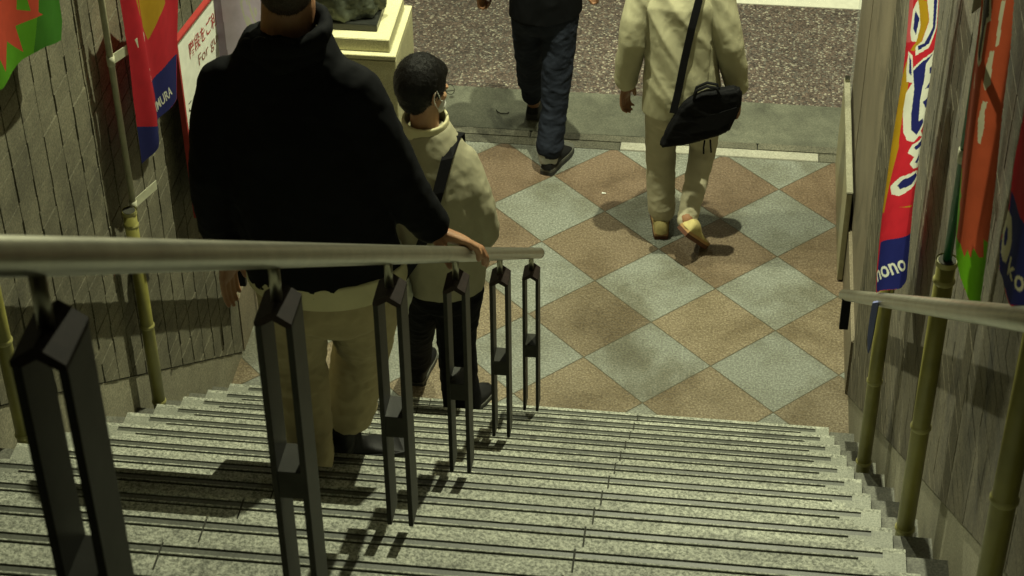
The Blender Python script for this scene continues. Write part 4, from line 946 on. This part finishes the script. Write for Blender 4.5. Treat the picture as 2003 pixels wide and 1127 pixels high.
ring_loft(bm, [(-.832, 8.35, .84), (-.836, 8.33, .66), (-.843, 8.30, .49), (-.852, 8.262, .32), (-.866, 8.21, .135)], [.092, .080, .072, .062, .066])
fuse('jeans', bm, .0065, 'denim', C_, 3, folds=(wr(.006, 9, (1, 1, 1.5)), wr(.0028, 24, (1, 1, 1.7), 2)))
bm = bmesh.new(); ring_loft(bm, [(-.873, 8.20, .07), (-.872, 8.20, .125)], [.050, .054]); fuse('sock', bm, .008, 'sock', C_, 1)
bm = bmesh.new(); tube(bm, [(-1.2225, 8.411, .935), (-1.2235, 8.412, .915)], .0335, 20); tube(bm, [(-1.255, 8.40, .925), (-1.262, 8.395, .925)], .018, 16); obj('wristwatch', bm, 'shoeblack', C_)
shoe(C_, (-.880, 8.150, .001), (-.80, 8.38, .001), (0, 0, 1), ('shoeblack', 'solewelt', 'shoesole'), .28, high=.085, sole=.034)
shoe(C_, (-1.010, 8.665, -.004), (-.99, 8.93, -.004), (0, 0, 1), ('shoeblack', 'shoesole', 'shoesole'), .28, high=.085, sole=.034)

# ===== man in pale jacket and trousers with shoulder bag
D_ = root('person', (-.23, 7.72, 0), 'man in a pale beige suit jacket and trousers and cream shoes striding across the pavement', 'person')
bm = bmesh.new()
ring_loft(bm, [(-.205, 7.71, .86), (-.22, 7.72, 1.05), (-.235, 7.75, 1.36)], [(.13, .10), (.13, .09), (.17, .09)])
ring_loft(bm, [(-.235, 7.76, 1.38), (-.235, 7.78, 1.48)], [.055, .055]); head(bm, (-.235, 7.80, 1.58), (0, 1, -.15), (0, 0, 1), 1.0)
ring_loft(bm, [(-.40, 7.74, 1.33), (-.432, 7.70, 1.08), (-.462, 7.755, .82)], [.045, .038, .026])
ring_loft(bm, [(-.07, 7.74, 1.33), (-.008, 7.70, 1.08), (.043, 7.745, .83)], [.045, .038, .026])
hand(bm, (-.463, 7.757, .81), (-.468, 7.765, .740), (.55, .83, 0), [(.02, .05, -1), (.35, 0, -1), (.9, 0, -.5)], [(-.45, 7.785, .79), (-.43, 7.80, .76), (-.425, 7.80, .73)], .98)
hand(bm, (.043, 7.745, .82), (.050, 7.748, .745), (-.45, .9, 0), [(.0, .05, -1), (-.35, 0, -1), (-.9, 0, -.3)], [(.035, 7.77, .80), (.018, 7.785, .77), (.012, 7.785, .74)], .98)
ring_loft(bm, [(-.278, 7.72, .80), (-.292, 7.80, .42), (-.270, 7.745, .08)], [.07, .05, .035])
ring_loft(bm, [(-.115, 7.72, .80), (-.094, 7.785, .46), (-.145, 7.54, .22)], [.07, .05, .035])
fuse('body', bm, .0045, 'skin', D_, 3)
bm = bmesh.new(); ell(bm, (-.235, 7.785, 1.612), (.083, .102, .095)); fuse('hair', bm, .006, 'hair', D_, 2, folds=(wr(.002, 80),))
bm = bmesh.new()
ring_loft(bm, [(-.205, 7.71, .72), (-.208, 7.71, .85), (-.215, 7.715, .98), (-.225, 7.725, 1.12), (-.232, 7.74, 1.27), (-.235, 7.75, 1.36), (-.235, 7.765, 1.41)],
          [(.172, .130), (.170, .128), (.160, .120), (.168, .120), (.182, .118), (.15, .09), (.07, .065)], ends=False, seg=32)
ring_loft(bm, [(-.395, 7.74, 1.31), (-.418, 7.71, 1.19), (-.435, 7.70, 1.08), (-.452, 7.725, .96), (-.462, 7.75, .84)], [.072, .066, .060, .055, .048])
ring_loft(bm, [(-.070, 7.74, 1.31), (-.035, 7.71, 1.19), (-.006, 7.70, 1.08), (.022, 7.72, .96), (.042, 7.742, .85)], [.072, .066, .060, .055, .048])
def bias(c):  # long diagonal folds running from the strap down to the left
    q = noise.noise(V(((c.x*.8+c.z*.55)*11, c.y*3, (c.z*.5-c.x*.3)*2.2))); return .012*(1-sqrt(q*q+.003)*2.5) - .007*math.exp(-((c.x+.085)/.006)**2)*(c.z < 1.12)
fuse('suit_jacket', bm, .0065, 'beigelight', D_, 4, folds=(bias, wr(.0015, 24, (1, 1, .6), 4)), cut=[(V((-.2, 7.7, .735)), V((0.1, 0, -1)))])
bm = bmesh.new()
ring_loft(bm, [(-.20, 7.715, .90), (-.20, 7.715, .78), (-.20, 7.715, .70)], [(.14, .10), (.15, .112), (.148, .108)])
ring_loft(bm, [(-.278, 7.72, .74), (-.290, 7.775, .56), (-.293, 7.80, .42), (-.285, 7.785, .26), (-.273, 7.752, .115)], [.088, .078, .070, .066, .062])
ring_loft(bm, [(-.115, 7.72, .74), (-.100, 7.77, .60), (-.094, 7.785, .47), (-.113, 7.69, .36), (-.138, 7.575, .245), (-.146, 7.550, .205)], [.090, .078, .064, .054, .046, .044])
fuse('trousers', bm, .0065, 'cargopant', D_, 3, folds=(wr(.005, 10, (1, 1, 1.3), 3), wr(.002, 24, (1, 1, 1.6), 2)))
shoe(D_, (-.268, 7.665, .001), (-.290, 7.93, .001), (0, 0, 1), ('shoecream', 'soletan', 'solebrown'), .27, high=.085, sole=.032)
shoe(D_, (-.168, 7.475, .190), (-.075, 7.63, .015), (.75, .55, .45), ('shoecream', 'soletan', 'solebrown'), .27, high=.085, sole=.032)
# shoulder bag
G_ = root('shoulder_bag', (-.12, 7.56, .62), 'soft black shoulder bag hanging askew on the back of the man in the pale jacket', 'bag')
bm = bmesh.new()
gp = [(-.292, .618), (-.262, .70), (-.205, .835), (-.165, .875), (-.10, .915), (.045, .945), (.066, .925), (.066, .85), (.020, .715), (-.07, .672), (-.165, .640), (-.25, .620)]
prism(bm, [(x, 7.530+.012*((x+.12)*4), z) for x, z in gp], (0, .060, 0))
bmesh.ops.bevel(bm, geom=bm.edges[:], offset=.012, segments=2, affect='EDGES')
fuse('bag_body', bm, .005, 'bagblack', G_, 5, folds=(wr(.005, 10, (1, 1, 1.6)), wr(.001, 50)))
bm = bmesh.new(); prism(bm, [(-.215, 7.526, .765), (-.03, 7.528, .825), (.050, 7.530, .86), (.052, 7.530, .80), (-.02, 7.526, .745), (-.205, 7.524, .690)], (0, .012, 0)); obj('front_pocket', bm, 'strap', G_)
bm = bmesh.new(); ribbon(bm, [(-.235, 7.545, .80), (-.218, 7.560, .90), (-.197, 7.578, 1.06), (-.172, 7.592, 1.22), (-.145, 7.625, 1.36), (-.12, 7.70, 1.435), (-.09, 7.80, 1.38), (-.06, 7.86, 1.25)], .034, (1, 0, -.1)); obj('strap', bm, 'strap', G_)
bm = bmesh.new()
for dy in (0, .03):
    tube(bm, [(-.145, 7.532+dy, .885), (-.135, 7.53+dy, .935), (-.09, 7.53+dy, .962), (-.045, 7.53+dy, .955), (-.03, 7.53+dy, .915)], .007, 10)
obj('handle', bm, 'strap', G_)
bm = bmesh.new(); tube(bm, [(-.085, 7.535, .67), (-.088, 7.53, .635), (-.086, 7.53, .60)], .004, 8); tube(bm, [(-.060, 7.535, .675), (-.056, 7.53, .64), (-.052, 7.53, .61)], .004, 8); obj('strap_end', bm, 'strap', G_)

# ===== bronze statue on the pedestal
S_ = root('statue', (-1.785, 7.64, 1.202), 'dark bronze seated robed statue on the cream pedestal behind the man in black', 'statue')
bm = bmesh.new(); cx, cy = -1.785, 7.637
prof = [(0, .205, .125), (.05, .215, .128), (.12, .20, .125), (.20, .175, .12), (.30, .15, .10), (.40, .16, .09), (.48, .14, .08), (.53, .05, .05)]
seg = 72; rings = []
for z, rx, ry in prof:
    rings.append([bm.verts.new((cx+rx*cos(a)*(1+.07*sin(9*a+z*22)+.04*sin(17*a-z*9)), cy+ry*sin(a)*(1+.07*sin(9*a+z*22)), 1.202+z)) for a in [2*pi*k/seg for k in range(seg)]])
for i in range(len(rings)-1):
    for k in range(seg): bm.faces.new((rings[i][k], rings[i][(k+1) % seg], rings[i+1][(k+1) % seg], rings[i+1][k]))
bm.faces.new(rings[0][::-1]); bm.faces.new(rings[-1])
ell(bm, (cx, cy, 1.202+.60), (.055, .062, .075)); ring_loft(bm, [(cx-.13, cy+.02, 1.60), (cx-.17, cy+.03, 1.48), (cx-.08, cy+.12, 1.40)], [.035, .032, .028]); ring_loft(bm, [(cx+.13, cy+.02, 1.60), (cx+.17, cy+.03, 1.48), (cx+.08, cy+.12, 1.40)], [.035, .032, .028])
ring_loft(bm, [(cx-.10, cy, 1.28), (cx-.12, cy+.10, 1.27), (cx-.12, cy+.12, 1.21)], [.06, .055, .05]); ring_loft(bm, [(cx+.10, cy, 1.28), (cx+.12, cy+.10, 1.27), (cx+.12, cy+.12, 1.21)], [.06, .055, .05])
fuse('figure', bm, .008, 'bronze', S_, 1, folds=(wr(.008, 16, (1, 1, .6)), wr(.004, 40)))
# ===== small litter
t_ = root('twig', (-1.18, 8.72, -.012), 'thin curled dark twig lying on the concrete gutter', 'twig')
bm = bmesh.new(); tube(bm, [(-1.21, 8.745, -.008), (-1.20, 8.725, -.006), (-1.18, 8.71, -.006), (-1.15, 8.712, -.006), (-1.14, 8.725, -.006)], .0028, 6); obj('stem', bm, 'mortar', t_)
for i, (p, lb) in enumerate((((-.575, 8.02, .0), 'tiny white paper scrap on the slab behind the striding man'), ((-.93, 8.50, -.002), 'tiny white paper scrap on the kerb line'))):
    t_ = root('paper_scrap', p, lb, 'litter')
    bm = bmesh.new(); x, y, z = p
    prism(bm, [(x-.010, y-.004, z+.002), (x+.010, y-.005, z+.004), (x+.011, y+.004, z+.002), (x-.009, y+.005, z+.005)], (0, 0, .0012)); obj('scrap', bm, 'maskw', t_)
